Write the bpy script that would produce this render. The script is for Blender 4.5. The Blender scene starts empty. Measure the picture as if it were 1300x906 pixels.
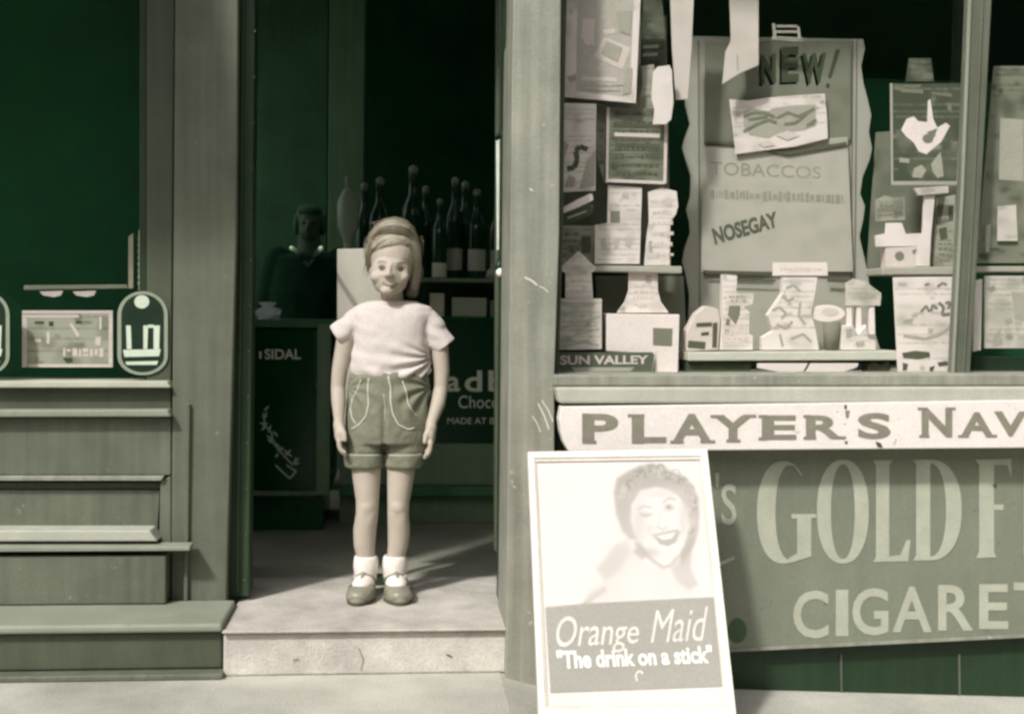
import bpy, bmesh, math, random
from mathutils import Vector, Matrix, noise as mnoise
random.seed(7)
SC = bpy.context.scene
COL = SC.collection
# ------------------------------------------------------------------ camera
PW, PH, FOC = 1300.0, 906.0, 1570.0
CAM = Vector((0.03, -3.4, 0.93))
YAW, PITCH, ROLL = math.radians(5.3), math.radians(2.1), math.radians(0.75)
fwd = Vector((math.sin(YAW)*math.cos(PITCH), math.cos(YAW)*math.cos(PITCH), -math.sin(PITCH)))
rt0 = fwd.cross(Vector((0, 0, 1))).normalized()
up0 = rt0.cross(fwd).normalized()
rt = rt0*math.cos(ROLL) + up0*math.sin(ROLL)
up = up0*math.cos(ROLL) - rt0*math.sin(ROLL)
cd = bpy.data.cameras.new('camera'); cam = bpy.data.objects.new('camera', cd); COL.objects.link(cam)
cd.sensor_width = 36; cd.lens = 36*FOC/PW; cd.clip_start = 0.05; cd.clip_end = 500
m = Matrix((rt, up, -fwd)).transposed().to_4x4(); m.translation = CAM
cam.matrix_world = m
SC.camera = cam
cd.dof.use_dof = True; cd.dof.focus_distance = 3.35; cd.dof.aperture_fstop = 3.6
# ------------------------------------------------------------------ light
SUN_EL = math.radians(46); SDX, SDY = 0.62, 0.785
w = bpy.data.worlds.new('World'); SC.world = w; w.use_nodes = True
nt = w.node_tree; bg = nt.nodes['Background']
sky = nt.nodes.new('ShaderNodeTexSky'); sky.sky_type = 'NISHITA'; sky.sun_disc = False
sky.sun_elevation = SUN_EL; sky.sun_rotation = math.radians(218.5); sky.dust_density = 4.0; sky.ozone_density = 0.6
hs = nt.nodes.new('ShaderNodeHueSaturation'); hs.inputs['Saturation'].default_value = 0.12
nt.links.new(sky.outputs[0], hs.inputs['Color']); nt.links.new(hs.outputs[0], bg.inputs[0])
bg.inputs[1].default_value = 0.14
sd = bpy.data.lights.new('sun', 'SUN'); sun = bpy.data.objects.new('sun', sd); COL.objects.link(sun)
sd.energy = 3.4; sd.angle = math.radians(4.5); sd.color = (1.0, 0.99, 0.975)
sv = Vector((SDX*math.cos(SUN_EL), SDY*math.cos(SUN_EL), -math.sin(SUN_EL)))
sun.rotation_euler = sv.to_track_quat('-Z', 'Y').to_euler(); sun.location = (-5, -8, 9)
SC.view_settings.view_transform = 'Standard'; SC.view_settings.look = 'None'
SC.view_settings.exposure = 0.05; SC.view_settings.gamma = 1
SC.render.engine = 'CYCLES'
try:
    SC.cycles.filter_width = 2.7; SC.cycles.max_bounces = 7; SC.cycles.use_denoising = True
    SC.cycles.sample_clamp_indirect = 4
except Exception: pass

# ------------------------------------------------------------------ projection
def ray(px, py): return (fwd*FOC + rt*(px-PW/2) - up*(py-PH/2)).normalized()
def plane(P):
    if isinstance(P, (int, float)): return Vector((0, P, 0)), Vector((0, -1, 0))
    return P
def hit(px, py, P, off=0.0):
    p0, n = plane(P); d = ray(px, py)
    t = (p0 + n*off - CAM).dot(n)/d.dot(n)
    return CAM + d*t

# ------------------------------------------------------------------ materials
def lin(c):
    c = c/255.0
    return c/12.92 if c <= 0.04045 else ((c+0.055)/1.055)**2.4
MATS = {}
def mat(name, rgb, k=1.0, rough=0.7, var=0.10, scale=9.0, bump=0.15, streak=0.0, spec=0.35, fine=0.06, chips=None, stretch=(1, 1, 1), trans=0.0):
    if name in MATS: return MATS[name]
    mt = bpy.data.materials.new(name); mt.use_nodes = True; t = mt.node_tree; N = t.nodes; L = t.links
    b = N['Principled BSDF']
    base = [min(0.88, lin(c)*k) for c in rgb]
    tc = N.new('ShaderNodeTexCoord'); mp = N.new('ShaderNodeMapping'); mp.inputs['Scale'].default_value = stretch
    L.new(tc.outputs['Object'], mp.inputs[0])
    n1 = N.new('ShaderNodeTexNoise'); n1.inputs['Scale'].default_value = scale; n1.inputs['Detail'].default_value = 8; n1.inputs['Roughness'].default_value = 0.62
    L.new(mp.outputs[0], n1.inputs['Vector'])
    r1 = N.new('ShaderNodeMapRange'); r1.inputs[1].default_value = 0.3; r1.inputs[2].default_value = 0.7
    r1.inputs[3].default_value = 1-var; r1.inputs[4].default_value = 1+var
    L.new(n1.outputs['Fac'], r1.inputs[0])
    n2 = N.new('ShaderNodeTexNoise'); n2.inputs['Scale'].default_value = 160; n2.inputs['Detail'].default_value = 3
    L.new(tc.outputs['Object'], n2.inputs['Vector'])
    r2 = N.new('ShaderNodeMapRange'); r2.inputs[1].default_value = 0.3; r2.inputs[2].default_value = 0.7
    r2.inputs[3].default_value = 1-fine; r2.inputs[4].default_value = 1+fine
    L.new(n2.outputs['Fac'], r2.inputs[0])
    mu = N.new('ShaderNodeMath'); mu.operation = 'MULTIPLY'; L.new(r1.outputs[0], mu.inputs[0]); L.new(r2.outputs[0], mu.inputs[1])
    last = mu.outputs[0]
    if streak:
        ms = N.new('ShaderNodeMapping'); ms.inputs['Scale'].default_value = (38, 38, 1.6); L.new(tc.outputs['Object'], ms.inputs[0])
        n3 = N.new('ShaderNodeTexNoise'); n3.inputs['Scale'].default_value = 1; n3.inputs['Detail'].default_value = 5; L.new(ms.outputs[0], n3.inputs['Vector'])
        r3 = N.new('ShaderNodeMapRange'); r3.inputs[1].default_value = 0.3; r3.inputs[2].default_value = 0.7
        r3.inputs[3].default_value = 1-streak; r3.inputs[4].default_value = 1+streak*0.7; L.new(n3.outputs['Fac'], r3.inputs[0])
        m3 = N.new('ShaderNodeMath'); m3.operation = 'MULTIPLY'; L.new(last, m3.inputs[0]); L.new(r3.outputs[0], m3.inputs[1]); last = m3.outputs[0]
    vm = N.new('ShaderNodeVectorMath'); vm.operation = 'SCALE'; vm.inputs[0].default_value = base; L.new(last, vm.inputs['Scale'])
    colout = vm.outputs[0]
    if chips:
        n4 = N.new('ShaderNodeTexNoise'); n4.inputs['Scale'].default_value = 26; n4.inputs['Detail'].default_value = 9; n4.inputs['Roughness'].default_value = 0.7
        L.new(tc.outputs['Object'], n4.inputs['Vector'])
        r4 = N.new('ShaderNodeMapRange'); r4.inputs[1].default_value = 0.645; r4.inputs[2].default_value = 0.68; L.new(n4.outputs['Fac'], r4.inputs[0])
        mx = N.new('ShaderNodeMix'); mx.data_type = 'RGBA'; L.new(r4.outputs[0], mx.inputs[0]); L.new(colout, mx.inputs[6])
        mx.inputs[7].default_value = [min(0.85, lin(c)*k) for c in chips]+[1]; colout = mx.outputs[2]
    L.new(colout, b.inputs['Base Color'])
    b.inputs['Specular IOR Level'].default_value = spec
    rr = N.new('ShaderNodeMapRange'); rr.inputs[3].default_value = max(0.05, rough-0.12); rr.inputs[4].default_value = min(1, rough+0.12)
    L.new(n1.outputs['Fac'], rr.inputs[0]); L.new(rr.outputs[0], b.inputs['Roughness'])
    if bump:
        ad = N.new('ShaderNodeMath'); ad.operation = 'ADD'; L.new(n1.outputs['Fac'], ad.inputs[0]); L.new(n2.outputs['Fac'], ad.inputs[1])
        bp = N.new('ShaderNodeBump'); bp.inputs['Strength'].default_value = bump; bp.inputs['Distance'].default_value = 0.004
        L.new(ad.outputs[0], bp.inputs['Height']); L.new(bp.outputs[0], b.inputs['Normal'])
    if trans:
        b.inputs['Transmission Weight'].default_value = trans; b.inputs['IOR'].default_value = 1.45
    MATS[name] = mt
    return mt
K = 1.05
def M(name, rgb, **kw):
    kw.setdefault('k', K); return mat(name, rgb, **kw)
paint = M('olive_paint', (122, 126, 107), k=0.62, rough=0.5, var=0.16, scale=6, streak=0.16, chips=(165, 165, 145), bump=0.3)
paint_w = M('worn_olive_paint', (152, 151, 136), k=0.86, rough=0.55, var=0.18, scale=6, streak=0.20, chips=(190, 186, 168), bump=0.25)
paint_d = M('dark_olive_paint', (92, 99, 79), k=0.70, rough=0.5, var=0.12, scale=6, streak=0.10)
paint_l = M('light_ledge_paint', (164, 168, 148), k=0.66, rough=0.55, var=0.12, scale=7, chips=(140, 140, 122))
paint_g = M('bottle_green_paint', (46, 70, 46), k=0.62, rough=0.4, var=0.14, scale=5, streak=0.14)
wood_frame = M('green_door_frame_paint', (60, 80, 56), k=0.7, rough=0.4, var=0.15, scale=9, streak=0.15)
stone = M('worn_step_stone', (192, 185, 174), k=0.84, rough=0.9, var=0.26, scale=7, bump=0.6, fine=0.12)
stone_face = M('scrubbed_step_riser', (205, 199, 188), k=0.85, rough=0.9, var=0.26, scale=8, bump=0.6, fine=0.10)
pave = M('pavement_stone', (200, 196, 182), k=0.70, rough=0.9, var=0.26, scale=3, bump=0.6, fine=0.12)
lino = M('shop_floor_lino', (168, 165, 148), k=0.85, rough=0.6, var=0.18, scale=6, fine=0.1)
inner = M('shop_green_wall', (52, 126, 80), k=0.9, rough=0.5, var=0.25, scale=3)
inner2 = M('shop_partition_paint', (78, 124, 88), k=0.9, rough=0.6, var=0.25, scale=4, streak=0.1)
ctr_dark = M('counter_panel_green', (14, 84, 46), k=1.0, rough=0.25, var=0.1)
ctr_mid = M('counter_paint', (120, 140, 112), k=1.0, rough=0.5, var=0.12, streak=0.1)
cream_in = M('dim_cream_board', (232, 226, 210), k=1.1, rough=0.8, var=0.05)
lt = M('white_card', (243, 231, 224), k=0.98, rough=0.85, var=0.04, bump=0.05, spec=0.15)
lt2 = M('pinkish_card', (222, 210, 201), k=0.96, rough=0.85, var=0.06, bump=0.05, spec=0.15)
gy = M('grey_card', (174, 171, 157), k=1.02, rough=0.85, var=0.07, bump=0.05, spec=0.15)
gy2 = M('mid_grey_card', (134, 133, 117), k=0.95, rough=0.85, var=0.08, bump=0.05, spec=0.15)
dk = M('dark_print', (72, 82, 62), k=0.95, rough=0.8, var=0.1, bump=0, spec=0.15)
ink = M('olive_ink', (96, 98, 80), k=0.95, rough=0.8, var=0.1, bump=0, spec=0.15)
crepe = M('crepe_board', (176, 178, 162), k=0.95, rough=0.95, var=0.06, bump=0.1, spec=0.1)
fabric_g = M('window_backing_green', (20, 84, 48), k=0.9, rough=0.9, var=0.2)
steel = M('dull_metal', (170, 172, 158), rough=0.35, var=0.1)
black_iron = M('dark_latch_metal', (18, 46, 30), rough=0.4, var=0.1)

def glass_mat(name, tint=(1, 1, 1), fac=1.0):
    mt = bpy.data.materials.new(name); mt.use_nodes = True; t = mt.node_tree; N = t.nodes; L = t.links
    N.remove(N['Principled BSDF']); o = N['Material Output']
    tr = N.new('ShaderNodeBsdfTransparent'); tr.inputs[0].default_value = (*tint, 1)
    gl = N.new('ShaderNodeBsdfGlossy'); gl.inputs['Roughness'].default_value = 0.02
    lw_ = N.new('ShaderNodeLayerWeight'); lw_.inputs[0].default_value = 0.5
    pw = N.new('ShaderNodeMath'); pw.operation = 'POWER'; pw.inputs[1].default_value = 5; L.new(lw_.outputs['Facing'], pw.inputs[0])
    fr = N.new('ShaderNodeMath'); fr.operation = 'MULTIPLY_ADD'; fr.inputs[1].default_value = 0.9; fr.inputs[2].default_value = 0.035; L.new(pw.outputs[0], fr.inputs[0])
    tx = N.new('ShaderNodeTexNoise'); tx.inputs['Scale'].default_value = 2.2; bp = N.new('ShaderNodeBump'); bp.inputs['Strength'].default_value = 0.04
    L.new(tx.outputs['Fac'], bp.inputs['Height']); L.new(bp.outputs[0], gl.inputs['Normal'])
    mu = N.new('ShaderNodeMath'); mu.operation = 'MULTIPLY'; mu.inputs[1].default_value = fac; L.new(fr.outputs[0], mu.inputs[0])
    mx = N.new('ShaderNodeMixShader'); L.new(mu.outputs[0], mx.inputs[0]); L.new(tr.outputs[0], mx.inputs[1]); L.new(gl.outputs[0], mx.inputs[2])
    L.new(mx.outputs[0], o.inputs[0]); MATS[name] = mt
    return mt
glass = glass_mat('window_glass', (0.985, 0.985, 0.98))
jar_glass = glass_mat('bottle_glass', (0.45, 0.72, 0.55), 2.2)

# ------------------------------------------------------------------ mesh builder
class MB:
    def __init__(s): s.v = []; s.f = []
    def add(s, vs, fs):
        o = len(s.v); s.v += [Vector(v) for v in vs]; s.f += [[i+o for i in f] for f in fs]; return s
    def prism(s, pts, P, depth, off=0.0):
        """front polygon given in picture coordinates on plane P, given a real thickness away from the street"""
        n = len(pts); _, nn = plane(P)
        fr = [hit(x, y, P, off) for x, y in pts]; bk = [p - nn*depth for p in fr]
        fs = [list(range(n))[::-1], list(range(n, 2*n))] + [[i, (i+1) % n, n+(i+1) % n, n+i] for i in range(n)]
        return s.add(fr+bk, fs)
    def rect(s, x0, y0, x1, y1, P, depth, off=0.0): return s.prism([(x0, y0), (x1, y0), (x1, y1), (x0, y1)], P, depth, off)
    def sheet(s, pts, P, off):
        return s.add([hit(x, y, P, off) for x, y in pts], [list(range(len(pts)))[::-1]])
    def ring(s, outer, innr, P, off, closed=True):
        n = len(outer); vs = [hit(x, y, P, off) for x, y in outer] + [hit(x, y, P, off) for x, y in innr]
        return s.add(vs, [[i, (i+1) % n, n+(i+1) % n, n+i][::-1] for i in range(n if closed else n-1)])
    def box(s, x0, x1, y0, y1, z0, z1):
        vs = [(x, y, z) for z in (z0, z1) for y in (y0, y1) for x in (x0, x1)]
        return s.add(vs, [[0, 2, 3, 1], [4, 5, 7, 6], [0, 1, 5, 4], [2, 6, 7, 3], [0, 4, 6, 2], [1, 3, 7, 5]])
    def tube(s, pts, r, n=8, cap=True):
        pts = [Vector(p) for p in pts]; rs = r if isinstance(r, (list, tuple)) else [r]*len(pts)
        vs = []; prev = None
        for i, p in enumerate(pts):
            t = (pts[min(i+1, len(pts)-1)] - pts[max(i-1, 0)]).normalized()
            if prev is None: a = t.orthogonal().normalized()
            else:
                a = prev - t*prev.dot(t); a = a.normalized() if a.length > 1e-6 else t.orthogonal().normalized()
            prev = a; b = t.cross(a)
            for k in range(n):
                q = 2*math.pi*k/n; vs.append(p + (a*math.cos(q)+b*math.sin(q))*rs[i])
        fs = []
        for i in range(len(pts)-1):
            for k in range(n): fs.append([i*n+k, i*n+(k+1) % n, (i+1)*n+(k+1) % n, (i+1)*n+k])
        if cap: fs += [list(range(n))[::-1], [(len(pts)-1)*n+k for k in range(n)]]
        return s.add(vs, fs)
    def lathe(s, prof, c, n=20):
        vs = []; c = Vector(c)
        for r, z in prof:
            for k in range(n):
                q = 2*math.pi*k/n; vs.append(c + Vector((r*math.cos(q), r*math.sin(q), z)))
        fs = [[i*n+k, i*n+(k+1) % n, (i+1)*n+(k+1) % n, (i+1)*n+k] for i in range(len(prof)-1) for k in range(n)]
        fs += [list(range(n))[::-1], [(len(prof)-1)*n+k for k in range(n)]]
        return s.add(vs, fs)
    def ell(s, c, r, R=None, nu=14, nv=10):
        c = Vector(c); vs = []; r = Vector(r)
        for j in range(nv+1):
            th = math.pi*j/nv
            for i in range(nu):
                ph = 2*math.pi*i/nu
                p = Vector((r.x*math.sin(th)*math.cos(ph), r.y*math.sin(th)*math.sin(ph), r.z*math.cos(th)))
                vs.append(c + (R @ p if R else p))
        fs = [[j*nu+i, (j+1)*nu+i, (j+1)*nu+(i+1) % nu, j*nu+(i+1) % nu] for j in range(nv) for i in range(nu)]
        return s.add(vs, fs)
    def caps(s, p0, p1, r0, r1):
        p0, p1 = Vector(p0), Vector(p1); d = p1-p0; L = d.length
        if L < 1e-5: return s.ell(p0, (r0,)*3)
        t = d/L; pts = []; rs = []
        for k in range(5):
            a = math.pi/2*k/4*0.97; pts.append(p0 - t*r0*math.cos(a)); rs.append(max(1e-4, r0*math.sin(a)))
        pts.append(p0); rs.append(r0); pts.append(p1); rs.append(r1)
        for k in range(5):
            a = math.pi/2*(1-k/4)*0.97; pts.append(p1 + t*r1*math.cos(a)); rs.append(max(1e-4, r1*math.sin(a)))
        # order by distance to stay monotone
        o = sorted(range(len(pts)), key=lambda i: (pts[i]-p0).dot(t)); return s.tube([pts[i] for i in o], [rs[i] for i in o], 22)
    def chain(s, pts, rs):
        for i in range(len(pts)-1): s.caps(pts[i], pts[i+1], rs[i], rs[i+1])
        return s
    def loft(s, rings, n=24):
        """rings: (cx, cy, cz, rx, ry)"""
        vs = []
        for cx, cy, cz, rx, ry in rings:
            for k in range(n):
                q = 2*math.pi*k/n; c_, s_ = math.cos(q), math.sin(q)
                e = 0.85
                vs.append((cx+rx*math.copysign(abs(c_)**e, c_), cy+ry*math.copysign(abs(s_)**e, s_), cz))
        fs = [[i*n+k, i*n+(k+1) % n, (i+1)*n+(k+1) % n, (i+1)*n+k] for i in range(len(rings)-1) for k in range(n)]
        fs += [list(range(n))[::-1], [(len(rings)-1)*n+k for k in range(n)]]
        return s.add(vs, fs)
    def build(s, name, material, parent=None, bevel=0.0, smooth=False, seg=2):
        me = bpy.data.meshes.new(name)
        if parent is not None: org = parent.matrix_world.translation.copy()
        else:
            xs = [v.x for v in s.v]; ys = [v.y for v in s.v]; zs = [v.z for v in s.v]
            org = Vector(((min(xs)+max(xs))/2, (min(ys)+max(ys))/2, min(zs)))
        own = Vector((0, 0, 0))
        me.from_pydata([tuple(v-org) for v in s.v], [], s.f)
        bm = bmesh.new(); bm.from_mesh(me)
        bmesh.ops.recalc_face_normals(bm, faces=bm.faces) if bevel or smooth else None
        if bevel:
            es = [e for e in bm.edges if len(e.link_faces) == 2 and e.calc_face_angle(0) > 0.5]
            bmesh.ops.bevel(bm, geom=es, offset=bevel, segments=seg, affect='EDGES', profile=0.5)
        bm.to_mesh(me); bm.free()
        if smooth:
            for p in me.polygons: p.use_smooth = True
        mats_ = material if isinstance(material, (list, tuple)) else [material]
        for q in mats_: me.materials.append(q)
        ob = bpy.data.objects.new(name, me); COL.objects.link(ob)
        if parent is not None:
            ob.parent = parent; ob.location = own
            ob.matrix_world = Matrix.Translation(org)
            ob.matrix_parent_inverse = Matrix(); ob.location = (0, 0, 0)
        else: ob.location = org
        bpy.context.view_layer.update()
        return ob
def tag(o, label, cat, group=None):
    o['label'] = label; o['category'] = cat
    if group: o['group'] = group
    return o
def struct(o): o['kind'] = 'structure'; return o
def thing(name, loc, label, cat, group=None):
    o = bpy.data.objects.new(name, None); COL.objects.link(o); o.location = loc; o.empty_display_size = 0.05
    bpy.context.view_layer.update(); return tag(o, label, cat, group)
def copy_tree(o, delta, label):
    c = o.copy(); COL.objects.link(c); c.location = o.location + Vector(delta); c['label'] = label
    for ch in o.children:
        d = ch.copy(); COL.objects.link(d); d.parent = c
    bpy.context.view_layer.update(); return c

# ------------------------------------------------------------------ lettering
def glyph_mesh(s_, bold=0.0, shear=0.0):
    cu = bpy.data.curves.new('lettering', 'FONT'); cu.body = s_; cu.offset = bold; cu.shear = shear; cu.resolution_u = 4
    ob = bpy.data.objects.new('lettering', cu); COL.objects.link(ob)
    bpy.context.view_layer.update()
    me = bpy.data.meshes.new_from_object(ob.evaluated_get(bpy.context.evaluated_depsgraph_get()))
    vs = [(v.co.x, v.co.y) for v in me.vertices]; fs = [list(p.vertices) for p in me.polygons]
    bpy.data.objects.remove(ob); bpy.data.curves.remove(cu); bpy.data.meshes.remove(me)
    x0 = min(v[0] for v in vs); x1 = max(v[0] for v in vs); y0 = min(v[1] for v in vs); y1 = max(v[1] for v in vs)
    return [((x-x0)/(x1-x0), (y-y0)/(y1-y0)) for x, y in vs], fs
def text(mb, s_, quad, P, off=0.002, bold=0.0, shear=0.0):
    """quad: TL, TR, BR, BL in picture coordinates"""
    vs, fs = glyph_mesh(s_, bold, shear); TL, TR, BR, BL = [Vector(q) for q in quad]; out = []
    for u, v in vs:
        a = TL.lerp(TR, u); b = BL.lerp(BR, u); p = b.lerp(a, v); out.append(hit(p.x, p.y, P, off))
    mb.add(out, fs); return mb
def tr(mb, s_, x0, y0, x1, y1, P, off=0.002, bold=0.0, sl=0.0, shear=0.0):
    return text(mb, s_, [(x0, y0), (x1, y0+sl), (x1, y1+sl), (x0, y1)], P, off, bold, shear)
def card(name, label, cat, pts, P, material, thick=0.003, group=None, bevel=0.0):
    return tag(MB().prism(pts, P, thick).build(name, material, bevel=bevel), label, cat, group)
def circ(cx, cy, rx, ry, n=24, a0=0, a1=360):
    full = (a1-a0) == 360
    return [(cx+rx*math.cos(math.radians(a0+(a1-a0)*k/(n if full else n-1))), cy+ry*math.sin(math.radians(a0+(a1-a0)*k/(n if full else n-1)))) for k in range(n)]
def R4(x0, y0, x1, y1): return [(x0, y0), (x1, y0), (x1, y1), (x0, y1)]
def seg(mb, pts, wd, P, off):
    """flat stroke through picture points"""
    for i in range(len(pts)-1):
        a, b = Vector(pts[i]), Vector(pts[i+1]); d = (b-a).normalized(); n_ = Vector((-d.y, d.x))*wd/2
        mb.sheet([tuple(a+n_), tuple(b+n_), tuple(b-n_), tuple(a-n_)], P, off + 0.00015*(i % 5))
    return mb

import numpy as np
_T = np.array([0, 20, 50, 80, 110, 140, 170, 200, 225, 250, 256]); _R = np.array([0, 18, 46, 79, 111, 141, 172, 206, 230, 255, 255])
_G = np.array([26, 38, 60, 86, 114, 143, 171, 198, 220, 246, 250]); _Bl = np.array([12, 24, 45, 69, 97, 126, 157, 188, 213, 238, 244])
def sdf_poly(X, Y, pts):
    n = len(pts); d = np.full(X.shape, 1e9); ins = np.zeros(X.shape, bool)
    for i in range(n):
        ax, ay = pts[i]; bx_, by_ = pts[(i+1) % n]; ex, ey = bx_-ax, by_-ay; L2 = ex*ex+ey*ey+1e-9
        t = np.clip(((X-ax)*ex+(Y-ay)*ey)/L2, 0, 1); d = np.minimum(d, np.hypot(X-ax-t*ex, Y-ay-t*ey))
        c_ = (ay > Y) != (by_ > Y)
        with np.errstate(divide='ignore', invalid='ignore'):
            xi = (bx_-ax)*(Y-ay)/((by_-ay) if by_ != ay else 1e-9)+ax
        ins ^= c_ & (X < xi)
    return np.where(ins, -d, d)
def sdf_line(X, Y, pts):
    d = np.full(X.shape, 1e9)
    for (ax, ay), (bx_, by_) in zip(pts[:-1], pts[1:]):
        ex, ey = bx_-ax, by_-ay; L2 = ex*ex+ey*ey+1e-9
        t = np.clip(((X-ax)*ex+(Y-ay)*ey)/L2, 0, 1); d = np.minimum(d, np.hypot(X-ax-t*ex, Y-ay-t*ey))
    return d
def printed(parent, outline, P, base, ops, step=1.2, off=0.0006, k=0.86, name='print', rough=0.8):
    """soft printed picture: a fine sheet on the card, inked point by point"""
    xs_ = [p[0] for p in outline]; ys_ = [p[1] for p in outline]; x0, x1, y0, y1 = min(xs_)+.3, max(xs_)-.3, min(ys_)+.3, max(ys_)-.3
    nx, ny = max(2, int((x1-x0)/step)+1), max(2, int((y1-y0)/step)+1)
    X, Y = np.meshgrid(np.linspace(x0, x1, nx), np.linspace(y0, y1, ny)); V = np.full(X.shape, float(base))
    for o in ops:
        kind = o[0]
        if kind == 'poly': d = sdf_poly(X, Y, o[1])
        elif kind == 'line': d = sdf_line(X, Y, o[1])-o[4]/2
        elif kind == 'ell': d = (np.hypot((X-o[1][0])/o[1][2], (Y-o[1][1])/o[1][3])-1)*min(o[1][2], o[1][3])
        a = 1/(1+np.exp(np.clip(d/max(o[3], .05)*2.2, -30, 30)))
        st_ = o[5] if len(o) > 5 else 1.0
        V = V*(1-a*st_)+o[2]*a*st_
    C = np.stack([np.interp(V, _T, _R), np.interp(V, _T, _G), np.interp(V, _T, _Bl)], -1)/255.0
    C = np.where(C <= .04045, C/12.92, ((C+.055)/1.055)**2.4)*k
    keep = sdf_poly(X, Y, outline) < 0.2
    idx = -np.ones(X.shape, int); vs = []; cs = []; org = parent.matrix_world.translation
    for j in range(ny):
        for i in range(nx):
            if keep[j, i]: idx[j, i] = len(vs); vs.append(hit(X[j, i], Y[j, i], P, off)); cs.append(C[j, i])
    fs = [[idx[j, i], idx[j+1, i], idx[j+1, i+1], idx[j, i+1]] for j in range(ny-1) for i in range(nx-1) if min(idx[j, i], idx[j+1, i], idx[j+1, i+1], idx[j, i+1]) >= 0]
    if not fs: return None
    mb = MB(); mb.v = vs; mb.f = [[int(q) for q in f] for f in fs]
    key = 'printed_paper'
    if key not in MATS:
        mt = bpy.data.materials.new(key); mt.use_nodes = True; N = mt.node_tree.nodes; b_ = N['Principled BSDF']
        at = N.new('ShaderNodeAttribute'); at.attribute_name = 'ink'; mt.node_tree.links.new(at.outputs['Color'], b_.inputs['Base Color'])
        b_.inputs['Roughness'].default_value = rough; b_.inputs['Specular IOR Level'].default_value = 0.2; MATS[key] = mt
    o_ = mb.build(name, MATS[key], parent)
    ca = o_.data.color_attributes.new('ink', 'FLOAT_COLOR', 'POINT')
    ca.data.foreach_set('color', np.concatenate([np.array(cs), np.ones((len(cs), 1))], 1).astype(np.float32).ravel())
    return o_
CARDS = []
_card = card
def card(name, label, cat, pts, P, material, *a, **k_):
    o = _card(name, label, cat, pts, P, material, *a, **k_); CARDS.append((o, pts, P, material.name)); return o

# ================================================================== STRUCTURE
ZT = 0.12
px_ = [(-60, 0), (0.30, 0), (0.42, -0.032), (1.0, -0.062), (2.4, -0.12), (60, -0.14)]
vs_ = [(x, y, z) for x, z in px_ for y in (-3.2, 0.2)]
struct(MB().add(vs_+[(x, y, -0.5) for x, y, z in vs_], [[2*i, 2*i+2, 2*i+3, 2*i+1] for i in range(5)]+[[12+2*i, 12+2*i+1, 12+2*i+3, 12+2*i+2] for i in range(5)]+[[2*i, 12+2*i, 14+2*i, 2*i+2] for i in range(5)]).build('pavement', pave))
struct(MB().box(-60, 60, -3.34, -3.204, -0.3, 0.0).build('kerb', stone))
struct(MB().box(-60, 60, -40, -3.344, -0.5, -0.12).build('road', M('asphalt', (78, 82, 72), k=0.8, rough=0.9, var=0.15, bump=0.6)))
# doorstep: worn nosing
xl, xr = hit(283, 812, -0.26).x, hit(641, 812, -0.26).x
step = MB().box(xl, xr+0.05, -0.255, 0.33, 0.0, ZT-0.008)
struct(step.build('doorstep', stone_face, bevel=0.006))
tread = MB().box(xl-0.001, xr+0.05, -0.272, 0.35, ZT-0.007, ZT)
struct(tread.build('doorstep_tread', stone, bevel=0.003))
struct(MB().box(-3.2, 4.6, 0.352, 4.2, 0.0, ZT-0.002).build('shop_floor', lino))

ck = MB(); PSx = -0.2575
for q, wd in [([(418, 859), (440, 857.5), (462, 860)], 1.6), ([(470, 861), (500, 858), (530, 859.5), (556, 857)], 1.8), ([(300, 859), (318, 860)], 1.2), ([(455, 822), (461, 836), (458, 850)], .8), ([(600, 856), (628, 855)], 1.2), ([(566, 830), (574, 833)], 1.6), ([(372, 838), (380, 836)], 1.4)]: seg(ck, q, wd, PSx, 0.0012)
struct(ck.build('step_cracks_gap_shade', M('crack_gap_dark', (110, 106, 88), k=0.7)))  # cracks, plus dark lines along the riser foot painted as litter and gap shade
gr = MB()
for x0, x1, y in [(-3, 0.46, -0.62), (0.46, 3, -0.62)]: pass
# ------------------------------------------------------------------ the building
B = thing('shop_building', (0, 0, 0), 'small corner shop front in olive paint with an open doorway between two display windows', 'building')
YR = -0.29      # plane of the right shopfront
def part(mb, name, m_, bevel=0.003): return mb.build(name, m_, B, bevel=bevel)
# interior shell
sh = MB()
sh.box(-3.2, -3.1, 0.5, 4.2, ZT, 0.9); sh.box(4.5, 4.6, -0.2, 4.2, ZT, 2.9); sh.box(-3.1, 4.5, 4.1, 4.2, ZT, 2.9)  # unseen left side wall cut low, an added opening for sky light
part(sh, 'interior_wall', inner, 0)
part(MB().box(-3.2, 4.6, -0.02, 1.7, 2.9, 3.0).box(-3.2, 4.6, 2.35, 4.2, 2.9, 3.0), 'ceiling', inner, 0)  # gap left in the unseen ceiling, an invented rooflight to brighten the shop
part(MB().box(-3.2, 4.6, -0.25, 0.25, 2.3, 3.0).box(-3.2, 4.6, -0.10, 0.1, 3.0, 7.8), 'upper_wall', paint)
part(MB().box(-3.25, 4.65, -0.42, -0.252, 2.36, 2.9).box(-3.3, 4.7, -0.50, -0.252, 2.904, 2.98), 'fascia', paint_d)
part(MB().rect(308, -110, 650, -60, 0.06, 0.1), 'lintel', wood_frame)
# --- left pilaster
part(MB().prism([(225, -420), (306, -420), (300, 300), (287, 767), (217, 767)], 0.0, 0.14), 'pilaster', paint, 0.004)
part(MB().prism([(236, 512), (241, 512), (238, 762), (233, 762)], 0.0, 0.01, 0.012), 'corner_bead', paint, 0.002)
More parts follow.
